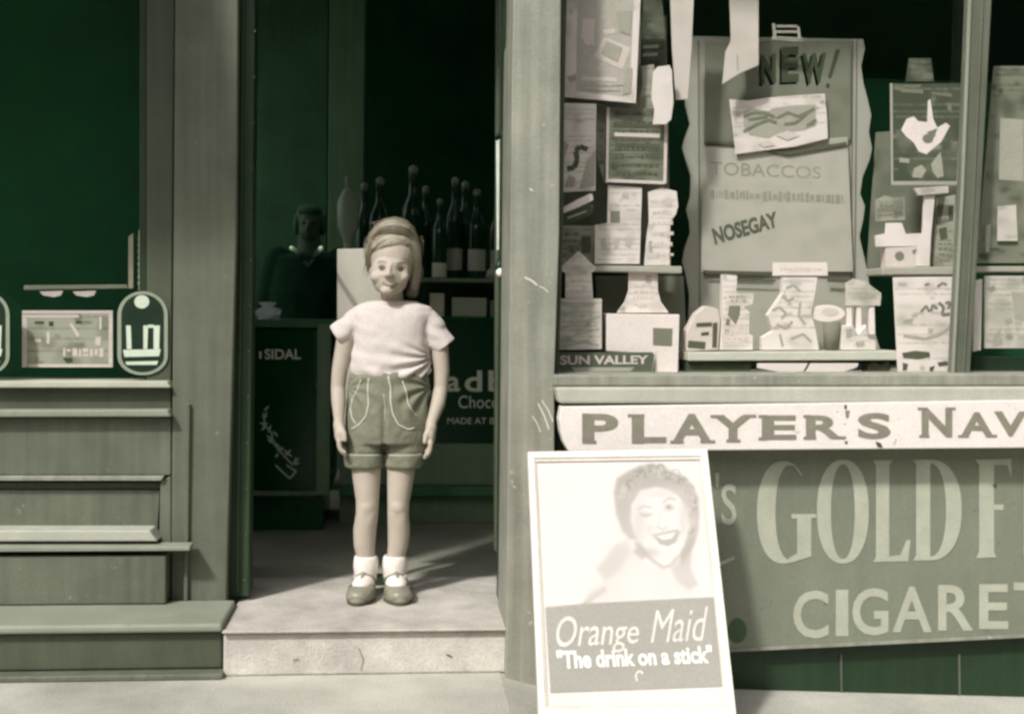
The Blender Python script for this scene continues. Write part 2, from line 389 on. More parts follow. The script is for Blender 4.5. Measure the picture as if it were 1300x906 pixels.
# --- left door post with bead mouldings, set back
dp = MB().prism([(306.5, -420), (328, -420), (316, 757), (290, 757)], 0.05, 0.09)
dpo = part(dp, 'door_post', wood_frame, 0.004)
MB().prism([(311, -420), (315, -420), (303, 752), (299, 752)], 0.05, 0.01, 0.012).build('bead', wood_frame, dpo, bevel=0.003)
for yy in range(40, 750, 58):
    xx = 318-(yy/757.0)*14+9.5; p = hit(xx-3, yy, 0.05, 0.001); MB().ell(p, (0.003, 0.003, 0.003), nu=8, nv=5).build('nail_head', paint, dpo, smooth=True)
# --- right door post, with glossy strip and latch
dq = part(MB().prism([(646, -420), (654, -420), (641, 866), (637, 866)], -0.10, 0.20), 'door_post', wood_frame, 0.003)
part(MB().prism([(632, -420), (647, -420), (640, 700), (628, 700)], 0.16, 0.05), 'door_stile', paint_d, 0.003)
ds = MB().prism([(636, -420), (640.5, -420), (639, 132), (635, 132)], 0.14, 0.01)
ds.prism([(630, 176), (643, 172), (642, 240), (640, 316), (631, 318)], 0.14, 0.012)
ds.prism([(634, 352), (642, 350), (640, 470), (636, 560), (633, 560)], 0.14, 0.012)
part(ds, 'finger_plate', M('polished_strip', (205, 206, 190), k=1.2, rough=0.25, var=0.15, scale=20), 0.002)
lt_ = MB(); 
lt_.tube([hit(655, 140, 0.06), hit(650, 158, 0.05), hit(638, 170, 0.03), hit(630, 176, 0.05)], [0.010, 0.012, 0.011, 0.006])
lt_.tube([hit(648, 166, 0.06), hit(645, 185, 0.05), hit(641, 200, 0.06)], [0.009, 0.008, 0.004])
lt_.tube([hit(636, 328, 0.06), hit(632, 340, 0.05), hit(640, 352, 0.06)], [0.008, 0.010, 0.005])
lt_.build('door_latch', black_iron, B, smooth=True)
MB().ell(hit(637, 346, 0.03), (0.016, 0.012, 0.013)).tube([hit(637, 346, 0.04), hit(641, 346, 0.12)], 0.006).build('door_knob', cream_in, B, smooth=True)
# --- right pilaster
part(MB().prism([(659, -420), (716, -420), (710, 300), (704, 478), (704, 600), (704, 925), (668, 925), (641, 925), (650, 100)], YR, 0.25), 'pilaster', paint_w, 0.004)
ch = MB()
for sx, sy, ex, ey, wd in [(666, 352, 682, 362, 2.5), (684, 363, 696, 371, 1.5), (683, 512, 697, 545, 1.6), (688, 508, 702, 535, 1.4), (676, 528, 686, 548, 1.2), (672, 240, 676, 243, 2), (690, 640, 694, 646, 2)]:
    seg(ch, [(sx, sy), ((sx+ex)/2+1, (sy+ey)/2-1), (ex, ey)], wd, YR, 0.0012)
part(ch, 'scratch', M('bare_scratch', (205, 203, 188)), 0)
# --- plinth under left shopfront
xp = hit(283, 800, -0.26).x
part(MB().box(-3.2, xp-0.004, -0.245, 0.05, 0.018, ZT-0.006), 'plinth', paint_d, 0.006)
part(MB().box(-3.2, xp-0.001, -0.268, -0.01, ZT-0.004, ZT+0.018), 'plinth_nosing', paint_l, 0.007)
part(MB().box(-3.2, xp+0.003, -0.285, -0.2, 0.0, 0.016), 'plinth_foot', paint, 0.004)
part(MB().box(-3.2, hit(216, 740, 0.004).x, -0.06, 0.10, ZT+0.02, hit(100, 700, 0.0).z), 'bottom_rail', paint, 0.004)
# --- left stall board and mouldings (in street plane)
part(MB().prism([(-420, 693), (241, 693), (241, 699), (-420, 703)], -0.075, 0.06), 'ledge', paint_l, 0.003)
part(MB().prism([(-420, 673), (190, 673), (200, 687), (-420, 688)], -0.055, 0.12), 'ledge', M('bleached_sill', (206, 205, 188), k=0.66, var=0.1), 0.004)
part(MB().prism([(-420, 530), (217, 530), (217, 603), (-420, 603)], 0.0, 0.09), 'stall_panel', paint, 0.003)
part(MB().prism([(-420, 604), (208, 604), (205, 610), (-420, 610)], -0.012, 0.05), 'moulding', paint_w, 0.002)
part(MB().prism([(-420, 612), (204, 612), (202, 621), (-420, 621)], 0.028, 0.05), 'moulding', paint_d, 0.002)
part(MB().prism([(-420, 622), (203, 622), (200, 672), (-420, 672)], 0.02, 0.05), 'stall_panel', paint, 0.002)
part(MB().prism([(203.5, 611), (217, 604), (217, 690), (202, 690)], 0.0, 0.09), 'panel_stile', paint, 0.002)
part(MB().prism([(-420, 521), (213, 520), (217, 529), (-420, 530)], -0.035, 0.09), 'ledge', paint_l, 0.004)
part(MB().prism([(-420, 491), (217, 490), (217, 520), (-420, 520)], 0.012, 0.09), 'stall_rail', paint_d, 0.002)
part(MB().prism([(-420, 485), (212, 484), (217, 492), (-420, 492)], -0.02, 0.12), 'sill', M('worn_sill', (176, 176, 156), var=0.12), 0.003)
# --- left window
LW = MB().prism([(186, -420), (226, -420), (217, 484), (186, 484)], 0.03, 0.06)
lw = part(LW, 'window_frame', paint_d, 0.003)
MB().prism([(177, -420), (186, -420), (186, 372), (177, 372)], 0.045, 0.03).build('window_bead', wood_frame, lw, bevel=0.002)
part(MB().prism([(-420, -420), (187, -420), (187, 486), (-420, 486)], 0.075, 0.004), 'window_pane', glass, 0)
part(MB().box(-3.1, hit(300, 400, 0.5).x, 0.50, 0.54, ZT, 2.9), 'window_backing', fabric_g, 0)
part(MB().box(-3.1, hit(300, 400, 0.5).x, 0.09, 0.5, hit(100, 487, 0.09).z-0.03, hit(100, 487, 0.09).z-0.006), 'window_bed', gy2, 0)
part(MB().box(hit(300, 400, 0.14).x-0.03, hit(300, 400, 0.14).x, 0.14, 0.5, ZT, 2.9), 'reveal', wood_frame, 0.002)
# --- right window: frame, sill, mullion, backing
part(MB().prism([(704, 476), (1900, 474), (1900, 489), (704, 490)], YR, 0.16, 0.035), 'sill', paint_w, 0.004)
part(MB().prism([(706, 491.5), (1900, 490), (1900, 510), (710, 512)], YR, 0.12, 0.055), 'sill_nosing', M('light_sill_paint', (184, 184, 168), k=0.9, var=0.08, streak=0.05), 0.006)
mu = part(MB().prism([(1247, -420), (1282, -420), (1246, 250), (1232, 474), (1209, 474), (1221, 240)], YR+0.065, 0.034), 'mullion', paint, 0.004)
MB().prism([(1246, -420), (1251, -420), (1224.5, 240), (1212.5, 474), (1209, 474), (1221, 240)], YR+0.065, 0.01, 0.008).build('bead', paint_l, mu, bevel=0.002)
MB().prism([(1266, -420), (1269, -420), (1238, 250), (1225, 474), (1222, 474), (1235, 250)], YR+0.065, 0.01, 0.006).build('bead', paint, mu, bevel=0.002)
part(MB().prism([(716.5, -420), (722, -420), (715, 300), (709, 476), (705, 476), (710.5, 300)], YR+0.06, 0.05), 'window_frame', paint_d, 0.002)
YG = YR+0.10
part(MB().prism([(714, -420), (1900, -420), (1900, 476), (706, 476)], YG, 0.005), 'window_pane', glass, 0)
xw0 = hit(708, 400, YG).x
part(MB().box(xw0-0.03, 4.5, 0.62, 0.66, ZT, 1.72), 'window_backing', fabric_g, 0)
part(MB().box(xw0-0.035, xw0-0.006, -0.04, 0.62, ZT, 2.9), 'reveal', fabric_g, 0)
zb = hit(900, 474, YG).z
part(MB().box(xw0, 4.5, YG+0.012, 0.6, zb-0.04, zb-0.004), 'window_bed', gy, 0)
# --- right stall riser
part(MB().prism([(705, 513), (1900, 513), (1900, 940), (705, 940)], YR+0.055, 0.1), 'stall_riser', paint_g, 0.003)
sr = MB()
for xx in (1068, 1218, 1370): sr.prism([(xx-1, 830), (xx+1, 830), (xx+2.5, 925), (xx, 925)], YR+0.055, 0.01, 0.004)
part(sr, 'board_joint', paint, 0)
# --- houses across the street (they show in the window panes)
tn = thing('terrace_house', (0, -16, -0.12), 'brick terrace across the street, seen only in the window panes', 'building')
MB().box(-30, 30, -20, -16, -0.12, 6.4).build('wall', M('terrace_brick', (96, 104, 84), k=0.7, rough=0.9, var=0.2), tn)
MB().add([(-30, -15.8, 6.4), (30, -15.8, 6.4), (30, -18, 8.2), (-30, -18, 8.2), (30, -20, 6.4), (-30, -20, 6.4)], [[0, 1, 2, 3], [3, 2, 4, 5], [0, 3, 5], [1, 4, 2]]).build('roof', M('slate', (70, 78, 66), k=0.8), tn)
for k in range(12):
    MB().box(-27+k*4.9, -25.9+k*4.9, -16.0, -15.97, 3.6, 5.0).build('window', paint_g, tn); MB().box(-27+k*4.9, -25.9+k*4.9, -16.0, -15.97, 0.8, 2.3).build('window', paint_g, tn)
# --- unseen blind added over the left window to throw the shade on the left
bl = thing('added_shade_blind', (-1.7, -0.3, 2.3), 'unseen green canvas blind added over the left window to shade the shopfront', 'awning')
bx0, bx1 = -3.2, -0.95
MB().add([(bx0, -0.12, 3.9), (bx1, -0.12, 3.9), (bx1, -0.76, 2.32), (bx0, -0.76, 2.32), (bx0, -0.12, 3.88), (bx1, -0.12, 3.88), (bx1, -0.76, 2.30), (bx0, -0.76, 2.30)],
     [[0, 1, 2, 3], [4, 7, 6, 5], [0, 4, 5, 1], [1, 5, 6, 2], [2, 6, 7, 3], [3, 7, 4, 0]]).build('canvas', paint_g, bl)
MB().box(bx0, bx1, -0.77, -0.762, 2.12, 2.30).build('valance', paint_g, bl)

# ================================================================== LEFT WINDOW SIGNS
PL = 0.088
s1 = card('showcard', 'framed grey showcard with worn pale lettering inside the left window', 'sign', R4(28, 394, 143, 466), 0.095, gy, 0.006)
mb = MB()
for q in [R4(28, 394, 143, 397.5), R4(28, 400, 100, 403), R4(28, 403.5, 34, 466), R4(36, 462, 143, 466), R4(138, 398, 143, 461.5)]: mb.sheet(q, 0.095, 0.001)
mb.build('border', lt2, s1)
mb = MB()
for q_ in [(80, 442, 83, 452), (84.5, 443, 90, 446), (92, 442, 98, 452), (100, 443, 103, 452), (105, 442, 112, 447), (105, 449, 112, 452), (114, 443, 118, 452), (120, 443, 124, 451), (126, 442, 131, 453)]: mb.sheet(R4(*q_), 0.095, 0.0012)
for q in [[(88, 411), (91, 410), (101, 425), (98, 428)], R4(59, 421, 63, 436), R4(126, 402, 129, 418), [(121, 428), (128, 427), (128, 438), (121, 438)], R4(44, 430, 52, 434)]: mb.sheet(q, 0.095, 0.0013)
mb.build('lettering', lt2, s1)
mb = MB().sheet([(80, 466-12), (91, 454), (93, 458), (86, 461), (82, 458)], 0.095, 0.0022)
for q in [R4(62, 408, 68, 414), R4(96, 407, 104, 411), R4(44, 408, 56, 411)]: mb.sheet(q, 0.095, 0.0014)
mb.build('dark_mark', dk, s1)
# arched transfers on the glass
def arch_sign(dx, label):
    cx = 181+dx; P = 0.024
    def stad(r, y0, y1): return [(cx+r*math.cos(math.radians(a)), y0-r*0.95*math.sin(math.radians(a))) for a in range(0, 181, 12)] + [(cx-r*math.cos(math.radians(a)), y1+r*0.75*math.sin(math.radians(a))) for a in range(0, 181, 12)]
    o = tag(MB().prism(stad(32, 400, 452), P, 0.002).build('arched_sign', M('sign_rim', (150, 158, 136), k=0.9)), label, 'sign', 'arched signs on the left window')
    MB().sheet(stad(27, 399, 452), P, 0.0008).build('green_field', M('sign_green', (18, 46, 26), k=0.8, rough=0.5), o)
    w_ = MB().sheet(circ(cx-1, 383, 9.5, 8.5), P, 0.0016)
    w_.sheet([(cx-21, 413), (cx-15, 413), (cx-14, 443), (cx-20, 443)], P, 0.0016)
    w_.sheet([(cx+1, 413), (cx+7, 413), (cx+6, 443), (cx+1, 443)], P, 0.0016)
    w_.sheet([(cx+14, 413), (cx+22, 413), (cx+21, 443), (cx+14, 443)], P, 0.0016)
    w_.sheet([(cx+7, 412), (cx+14, 412), (cx+14, 416), (cx+7, 416)], P, 0.0017)
    w_.sheet([(cx-25, 444), (cx+23, 443), (cx+21, 452), (cx-23, 453)], P, 0.0018)
    w_.sheet([(cx-22, 459), (cx+20, 458), (cx+18, 463), (cx-20, 463)], P, 0.0016)
    w_.build('emblem', M('emblem_pale', (204, 214, 192), k=0.95), o)
    return o
arch_sign(0, 'dark green arched sign with white disc and pale upright bars, beside the framed showcard')
arch_sign(-201, 'dark arched sign cut off by the edge of the picture, beyond the showcard')
# inner display screen with pale edge and beaded strip
s2 = tag(MB().prism([(30, 362), (160, 361), (163, 366), (30, 368)], 0.12, 0.02).build('display_rail', M('rail_paint', (150, 154, 134), var=0.2), bevel=0.002), 'thin pale rail across the dark left window above the showcard', 'rail')
mb = MB()
mb.prism([(163, 300), (169, 296), (169, 366), (163, 366)], 0.085, 0.006)
for k in range(8):
    yy = 303+k*8.2; mb.ell(hit(178, yy, 0.085), (0.007, 0.006, 0.0075), nu=10, nv=6)
mb.prism([(175.5, 292), (180.5, 292), (180.5, 368), (175.5, 368)], 0.09, 0.003)
tag(mb.build('beaded_cord', M('cord_pale', (170, 166, 146), var=0.1), smooth=False), 'pale beaded blind cord hanging at the right edge of the left window', 'cord')
mb = MB()
for x0 in (92, 50): mb.prism([(x0, 370), (x0+30, 369), (x0+27, 375), (x0+18, 377), (x0+5, 375)], 0.10, 0.004)
tag(mb.build('paper_streamer', lt2), 'strip of torn pale paper under the rail in the left window', 'paper')

# ================================================================== SIGNS ON THE RIGHT STALL RISER
# strip sign
PS = YR-0.062
lft = [(722, 573), (716, 562), (712, 548), (710, 532), (713, 516)]
strip = tag(MB().prism([(1900, 560)]+[(1400, 567.5)]+lft+[(1400, 506.5), (1900, 502)], PS, 0.055).build('strip_sign', M('white_enamel', (244, 235, 226), k=0.84, rough=0.35, var=0.04, scale=14, chips=(150, 146, 128)), bevel=0.003),
    "long white enamel strip sign lettered PLAYER'S NAVY under the window sill", 'sign')
mb = MB(); L_ = [('P', 739, 525, 785, 562), ('L', 802, 526, 846, 562), ('A', 853, 525, 904, 562), ('Y', 905, 527, 956, 560), ('E', 967, 527, 1011, 558), ('R', 1023, 527, 1070, 557), ('S', 1089, 524, 1131, 557), ('N', 1170, 517, 1209, 555), ('A', 1219, 523, 1262, 555), ('V', 1262, 522, 1304, 554), ('Y', 1304, 521, 1346, 553)]
for c_, x0, y0, x1, y1 in L_: tr(mb, c_, x0, y0, x1, y1, PS, 0.0012, 0.035)
sf = [(739, 559, 757, 562.5), (739, 524.5, 748, 528), (802, 558.5, 818, 562.5), (797, 525.5, 818, 529), (851, 559, 868, 562.5), (889, 558.5, 908, 562), (922, 557.5, 940, 561), (902, 526.5, 920, 530), (944, 526, 960, 529.5), (963, 526.5, 974, 530), (963, 555, 974, 558.5), (1020, 526.5, 1030, 530), (1020, 554, 1036, 557.5), (1058, 553.5, 1074, 557), (1167, 552, 1180, 555), (1165, 517, 1178, 520), (1200, 517, 1213, 520), (1216, 552, 1230, 555), (1252, 551.5, 1266, 554.5)]
for k, (x0, y0, x1, y1) in enumerate(sf): mb.sheet(R4(x0, y0, x1, y1), PS, 0.0017)
mb.sheet([(1073, 521), (1079, 521), (1077, 530), (1074, 530)], PS, 0.0017)
mb.build('lettering', M('navy_lettering', (136, 132, 116), k=0.95, rough=0.4, var=0.12, scale=30), strip)
MB().sheet([(1111, 560), (1118, 562), (1121, 568), (1114, 567)], PS, 0.0018).sheet([(1072, 514), (1075, 514), (1075, 519), (1072, 519)], PS, 0.0017).sheet([(1072, 560), (1076, 560), (1076, 563), (1073, 563)], PS, 0.0018).build('chipped_enamel', dk, strip)
# big board
PB = YR+0.02
board = tag(MB().prism([(765, 570), (1900, 560), (1900, 792), (1400, 803), (930, 826), (765, 834)], PB, 0.02).build('enamel_board', M('board_enamel', (132, 136, 118), k=0.84, rough=0.42, var=0.10, scale=4, streak=0.04, chips=(112, 116, 98)), bevel=0.002),
    'large dull olive enamel board lettered GOLD and CIGARETTES below the strip sign', 'sign')
MB().prism([(765, 831), (930, 823), (1400, 800), (1900, 789), (1900, 793), (1400, 804), (930, 827), (765, 835)], PB, 0.004, 0.004).build('rim', paint_w, board)
mb = MB()
def O_pts(cx, cy, rx, ry, n=40, a0=0.0, a1=360.0, e=0.9):
    o = []
    for k in range(n):
        a = math.radians(a0+(a1-a0)*k/(n if a1-a0 == 360 else n-1)); c_, s_ = math.cos(a), math.sin(a)
        o.append((cx+rx*math.copysign(abs(c_)**e, c_), cy+ry*math.copysign(abs(s_)**e, s_)))
    return o
of = 0.0014
# G
mb.ring(O_pts(994, 650, 33, 65, 40, 75, 318), O_pts(1003, 650, 18.5, 60, 40, 80, 305), PB, of, closed=False)
mb.sheet([(1012, 655), (1030, 655), (1030, 706), (1004, 714), (1001, 708), (1012, 702)], PB, of+.0004)
mb.sheet([(1005, 652), (1036, 652), (1036, 657), (1005, 658)], PB, of+.0006)
# O
mb.ring(O_pts(1070, 649, 33, 66, 48), O_pts(1070, 649, 15, 60, 48), PB, of)
# L
mb.sheet([(1108, 584), (1133, 584), (1129, 590), (1129, 706), (1143, 704), (1151, 685), (1156, 685), (1153, 712), (1108, 713), (1112, 707), (1112, 590)], PB, of)
# D
mb.sheet([(1159, 583), (1183, 583), (1181, 590), (1181, 704), (1183, 711), (1159, 711), (1163, 704), (1163, 590)], PB, of)
mb.ring(O_pts(1181, 647, 40, 64, 30, -90, 90), O_pts(1181, 647, 20, 59, 30, -90, 90), PB, of+.0004, closed=False)
# F L A K E
mb.sheet([(1238, 583), (1284, 582), (1284, 606), (1279, 590), (1262, 590), (1262, 640), (1274, 640), (1274, 647), (1262, 647), (1262, 700), (1265, 707), (1239, 708), (1243, 700), (1243, 590)], PB, of)
for c_, x0, x1 in [('L', 1300, 1335), ('A', 1342, 1395), ('K', 1402, 1450), ('E', 1458, 1500)]: tr(mb, c_, x0, 583, x1, 705, PB, of, 0.05)
# s (end of the maker's name), small dash
tr(mb, 'S', 916, 614, 935, 666, PB, of, 0.01); tr(mb, "'", 908, 600, 913, 618, PB, of, 0.01)
mb.sheet([(905, 716), (932, 706), (933, 709), (905, 722)], PB, of)
for c_, x0, y0, x1, y1 in [('C', 1007, 749, 1052, 810), ('I', 1061, 748, 1077, 807), ('G', 1082, 746, 1128, 806), ('A', 1133, 744, 1183, 802), ('R', 1191, 742, 1236, 800), ('E', 1243, 741, 1280, 798), ('T', 1287, 739, 1330, 795), ('T', 1337, 737, 1378, 792), ('E', 1386, 735, 1424, 790), ('S', 1430, 733, 1470, 788)]:
    tr(mb, c_, x0, y0, x1, y1, PB, of, 0.02)
mb.build('lettering', M('cream_lettering', (184, 185, 166), k=0.86, rough=0.45, var=0.09, scale=18), board)
mb = MB().sheet(circ(936, 800, 12, 16), PB, 0.0012).sheet(circ(1263, 616, 2.5, 2.5, 10), PB, 0.003)
mb.build('dark_boss', M('boss_green', (66, 88, 62), k=1.0, rough=0.5), board)

# ================================================================== LEANING SHOWBOARD
zbase = 0.0; yb = -0.62
pb = Vector((0, yb, 0)); lean = math.radians(17)
tilt_n = Vector((0.0, -math.cos(lean), math.sin(lean))).normalized()
PA = (pb, tilt_n)
ab = [(670, 573), (898, 569), (906, 640), (934, 900), (936, 911), (684, 914), (683, 880)]
showb = tag(MB().prism(ab, PA, 0.018).build('leaning_board', M('showboard_cream', (252, 240, 232), k=0.76, rough=0.5, var=0.03), bevel=0.002),
    'cream advertising board with a laughing curly-haired woman, leaning by the doorway pilaster', 'sign')
mb = MB().ring([(670.5, 573.5), (897.5, 569.5), (935, 910), (684.5, 913)], [(678, 581), (890, 578), (923, 897), (692, 899)], PA, 0.006)
mb.add([], [])
fr = mb.build('frame', M('frame_white', (248, 240, 226), k=0.86, rough=0.4, var=0.06, chips=(190, 184, 166)), showb)
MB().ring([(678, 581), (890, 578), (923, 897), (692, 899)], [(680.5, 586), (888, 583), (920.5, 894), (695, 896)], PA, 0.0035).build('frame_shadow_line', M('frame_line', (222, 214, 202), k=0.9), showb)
# portrait
rnd = random.Random(3)
O_ = []
A = O_.append
A(('poly', [(768, 735), (757, 722), (770, 706), (784, 690), (800, 700), (830, 720), (862, 730), (880, 738), (886, 757), (740, 766), (745, 745)], 226, 5, 0, .6))
A(('poly', [(782, 690), (796, 684), (802, 696), (786, 724), (768, 738), (757, 722)], 206, 4, 0, .6))
A(('poly', [(867, 706), (878, 694), (877, 720), (887, 742), (874, 748), (860, 738), (852, 722)], 192, 3, 0, .8))
A(('poly', [(790, 674), (782, 652), (779, 626), (783, 607), (797, 598), (812, 591), (828, 588), (843, 593), (857, 600), (869, 604), (879, 615), (886, 630), (888, 650), (887, 672), (882, 690), (873, 706), (866, 716), (862, 704), (872, 680), (872, 650), (860, 628), (838, 620), (815, 622), (802, 640), (803, 664), (812, 684), (800, 684)], 180, 2.2, 0, .9))
for k in range(70):
    a = rnd.uniform(-2.9, 0.9); cx = 834+rnd.uniform(38, 51)*math.cos(a); cy = 644+rnd.uniform(42, 54)*math.sin(a)
    r_ = rnd.uniform(2.5, 6); b0 = rnd.uniform(0, 6)
    A(('line', [(cx+r_*math.cos(b0+f), cy+r_*math.sin(b0+f)) for f in (0, .7, 1.4, 2.1, 2.8, 3.5)], rnd.choice([146, 156, 206, 216]), 1.2, rnd.uniform(1, 2.2), .6))
A(('poly', [(803, 642), (812, 624), (832, 618), (850, 622), (864, 632), (872, 647), (875, 668), (868, 692), (858, 706), (846, 713), (832, 707), (816, 693), (806, 677), (801, 658)], 248, 2.0, 0))
A(('ell', (811, 664, 8, 26), 214, 6, 0, .75)); A(('ell', (869, 655, 6, 22), 212, 5, 0, .75)); A(('ell', (824, 701, 13, 6), 206, 4, 0, .75)); A(('ell', (840, 626, 26, 6), 222, 5, 0, .6)); A(('ell', (826, 670, 7, 5), 228, 4, 0, .6))
A(('line', [(811, 646), (817, 642), (826, 644)], 196, 1.1, 2.2, .8)); A(('line', [(842, 637), (850, 632), (857, 634)], 196, 1.1, 2.2, .8))
A(('ell', (820, 653, 6, 3), 206, 1.4, 0, .8)); A(('line', [(813, 652), (820, 655), (827, 652)], 178, .9, 1.6, .8))
A(('ell', (849, 643, 6, 4), 200, 1.4, 0, .8)); A(('ell', (849, 643.5, 2.4, 2.4), 160, .8, 0, .8)); A(('line', [(842, 648), (849, 649), (856, 645)], 196, 1, 1.2, .7))
A(('line', [(838, 650), (837, 662), (835, 668)], 226, 1.6, 2.5, .8)); A(('line', [(835, 669), (841, 672), (847, 669)], 190, 1.2, 1.8, .8))
A(('poly', [(828, 678), (842, 675), (860, 671), (864, 675), (858, 688), (848, 693), (837, 690)], 178, 1.4, 0, .85)); A(('poly', [(833, 680), (845, 677.5), (858, 675), (853, 683), (842, 685)], 248, .9, 0))
A(('line', [(824, 668), (824, 676), (829, 684)], 214, 1.4, 1.6, .8)); A(('line', [(864, 660), (868, 668), (866, 676)], 214, 1.4, 1.6, .8))
A(('line', [(808, 690), (818, 702), (830, 712), (842, 720), (852, 717), (860, 707)], 190, 2.0, 4.5, .8)); A(('poly', [(804, 700), (812, 688), (824, 702), (815, 710)], 190, 2, 0, .8))
A(('line', [(742, 768), (752, 757), (766, 748)], 206, 2.2, 7, .9)); A(('line', [(748, 760), (756, 752), (764, 747)], 226, 1.5, 2, .8))
for k in range(10): A(('ell', (rnd.uniform(700, 900), rnd.uniform(600, 750), rnd.uniform(20, 50), rnd.uniform(14, 30)), rnd.choice([238, 252]), 14, 0, .22))
printed(showb, [(681, 588), (887, 585), (905, 757.5), (745, 765.5), (692, 770)], PA, 248, O_, step=1.0, off=0.0009, k=0.72, name='painted_portrait')
pf = [(692, 771), (745, 766), (906, 758), (917, 871), (699, 879)]
MB().sheet(pf, PA, 0.0012).build('lower_panel', M('print_panel', (192, 188, 176), k=0.66, var=0.06, scale=5, bump=0), showb)
mb = MB()
text(mb, 'Orange', [(706, 781), (810, 784), (813, 826), (706, 834)], PA, 0.0022, 0.006, 0.25)
text(mb, 'Maid', [(826, 775), (899, 769), (899, 813), (826, 816)], PA, 0.0022, 0.0, 0.28)
mb.build('script_lettering', M('print_script', (240, 233, 222), k=0.78, bump=0), showb)
mb = MB()
text(mb, '"The drink on a stick"', [(706, 825), (903, 818), (906, 841), (708, 849)], PA, 0.0024, 0.035)
mb.build('slogan_lettering', M('print_slogan', (253, 248, 238), k=0.88, bump=0), showb)
MB().ring(circ(812, 858, 6, 8, 14, 120, 330), circ(812, 858, 3.5, 5, 14, 120, 330), PA, 0.002, closed=False).build('printed_mark', M('print_script', (0, 0, 0)), showb)
# rear leg of the board (rests on the pavement, props it)
MB().box(hit(690, 700, PA).x, hit(700, 700, PA).x, yb+0.02, yb+0.05, 0.0, 0.03).build('foot', frm if False else MATS['frame_white'], showb)

# ================================================================== RIGHT WINDOW DISPLAY
Y1 = YG+0.035; Y2 = YG+0.075; Y3 = YG+0.12; Y4 = YG+0.20; Y5 = YG+0.30
def marks(parent, polys, P, m_, off=0.0012, name='print'):
    mb = MB()
    for k, q in enumerate(polys): mb.sheet(q, P, off+0.00012*k)
    return mb.build(name, m_, parent)
def scribble(parent, x0, y0, x1, y1, rows, P, m_, seed, off=0.0015, wd=1.6, sl=0.0, name='faint_print'):
    """rows of worn, unreadable print"""
    r = random.Random(seed); mb = MB(); k = 0
    for i in range(rows):
        y = y0+(y1-y0)*(i+0.5)/rows; x = x0+r.uniform(0, 3)
        while x < x1-2:
            L = r.uniform(1.5, 6.5); h = wd*r.uniform(0.6, 1.3)
            yy = y+r.uniform(-.5, .5)+sl*(x-x0)
            mb.sheet([(x, yy-h/2), (min(x+L, x1), yy-h/2+sl*L), (min(x+L, x1), yy+h/2+sl*L), (x+r.uniform(-.4, .4), yy+h/2)], P, off+0.00004*(k % 9)); k += 1
            x += L+r.uniform(0.8, 2.2)
    return mb.build(name, m_, parent)

# crepe-edged back panel with wavy sides
wl = [(878, 46), (869, 78), (868, 108), (870, 134), (876, 158), (869, 176), (866, 188), (871, 205), (877, 224), (876, 250), (871, 266), (875, 282), (876, 296), (869, 315), (866, 332), (871, 352), (875, 375), (874, 400), (872, 452)]
wr = [(1120, 452), (1110, 420), (1106, 380), (1102, 349), (1096, 322), (1091, 300), (1096, 278), (1098, 262), (1092, 246), (1095, 225), (1104, 203), (1107, 188), (1103, 168), (1106, 146), (1101, 124), (1096, 105), (1093, 84), (1098, 62), (1096, 50)]
pan = card('wavy_panel', 'tall wavy-edged grey panel filling the middle of the right window behind the NEW sign', 'display panel', wl+wr, Y5, crepe, 0.006)
mb = MB()
for x0, x1 in [(886, 888), (1082, 1079), (1087, 1084)]: mb.prism([(x0, 52), (x0+1.6, 52), (x1+1.6, 448), (x1, 448)], Y5, 0.002, 0.003)
mb.build('fluting', gy2, pan)
c = card('new_sign', 'grey sign with the word NEW in tall dark letters on the wavy panel', 'sign', [(896, 54), (1080, 52), (1080, 178), (894, 184)], Y5-0.012, gy2, 0.003)
mb = MB()
ol = [('N', 966, 70, 985, 107, -2), ('E', 992, 60, 1014, 105, -1), ('W', 1018, 68, 1049, 107, -1)]
for ch_, x0, y0, x1, y1, s_ in ol: tr(mb, ch_, x0, y0, x1, y1, Y5-0.012, 0.0015, 0.045, s_)
mb.sheet([(1061, 63), (1067, 63), (1055, 100), (1051, 99)], Y5-0.012, 0.0015); mb.sheet(circ(1051, 109, 2.6, 3.4, 10), Y5-0.012, 0.0016)
mb.build('lettering', M('new_ink', (70, 82, 60), k=0.95, bump=0), c)
mb = MB()
for ch_, x0, y0, x1, y1, s_ in ol: tr(mb, ch_, x0-2.5, y0+3, x1-2.5, y1+3, Y5-0.012, 0.0006, 0.05, s_)
mb.build('drop_shade', M('new_ink_shade', (122, 123, 105), k=1.0, bump=0), c)
c = card('lower_panel_card', 'pale grey card lettered NOSEGAY at a slant, lower half of the wavy panel', 'sign', [(893, 186), (1076, 174), (1083, 345), (890, 345)], Y5-0.016, M('panel_card', (190, 188, 172), k=0.95, var=0.05), 0.003)
mb = MB(); text(mb, 'NOSEGAY', [(903, 290), (985, 268), (989, 288), (908, 311)], Y5-0.016, 0.0015, 0.045)
mb.build('lettering', M('nosegay_ink', (98, 102, 82), k=0.95, bump=0), c)
fm = M('faint_ink', (160, 160, 143), k=0.95, bump=0)
mb = MB(); text(mb, 'TOBACCOS', [(902, 205), (1042, 212), (1042, 227), (902, 222)], Y5-0.016, 0.0013, 0.0); mb.build('faded_lettering', fm, c)
scribble(c, 900, 238, 1070, 254, 1, Y5-0.016, fm, 5, wd=10, sl=0.04)
marks(c, [[(893, 343), (978, 345), (978, 349), (893, 347)], [(925, 353), (985, 355), (985, 358), (925, 356)], [(1050, 353), (1088, 355), (1088, 360), (1050, 358)]], Y5-0.02, ink, name='edge_line')
tag(MB().prism([(895, 180), (930, 180), (1000, 192), (1075, 180), (1075, 184), (1000, 197), (930, 184), (895, 183)], Y5-0.024, 0.006).build('card_ledge', ink), 'dark narrow ledge between the NEW sign and the pale card below it', 'ledge')
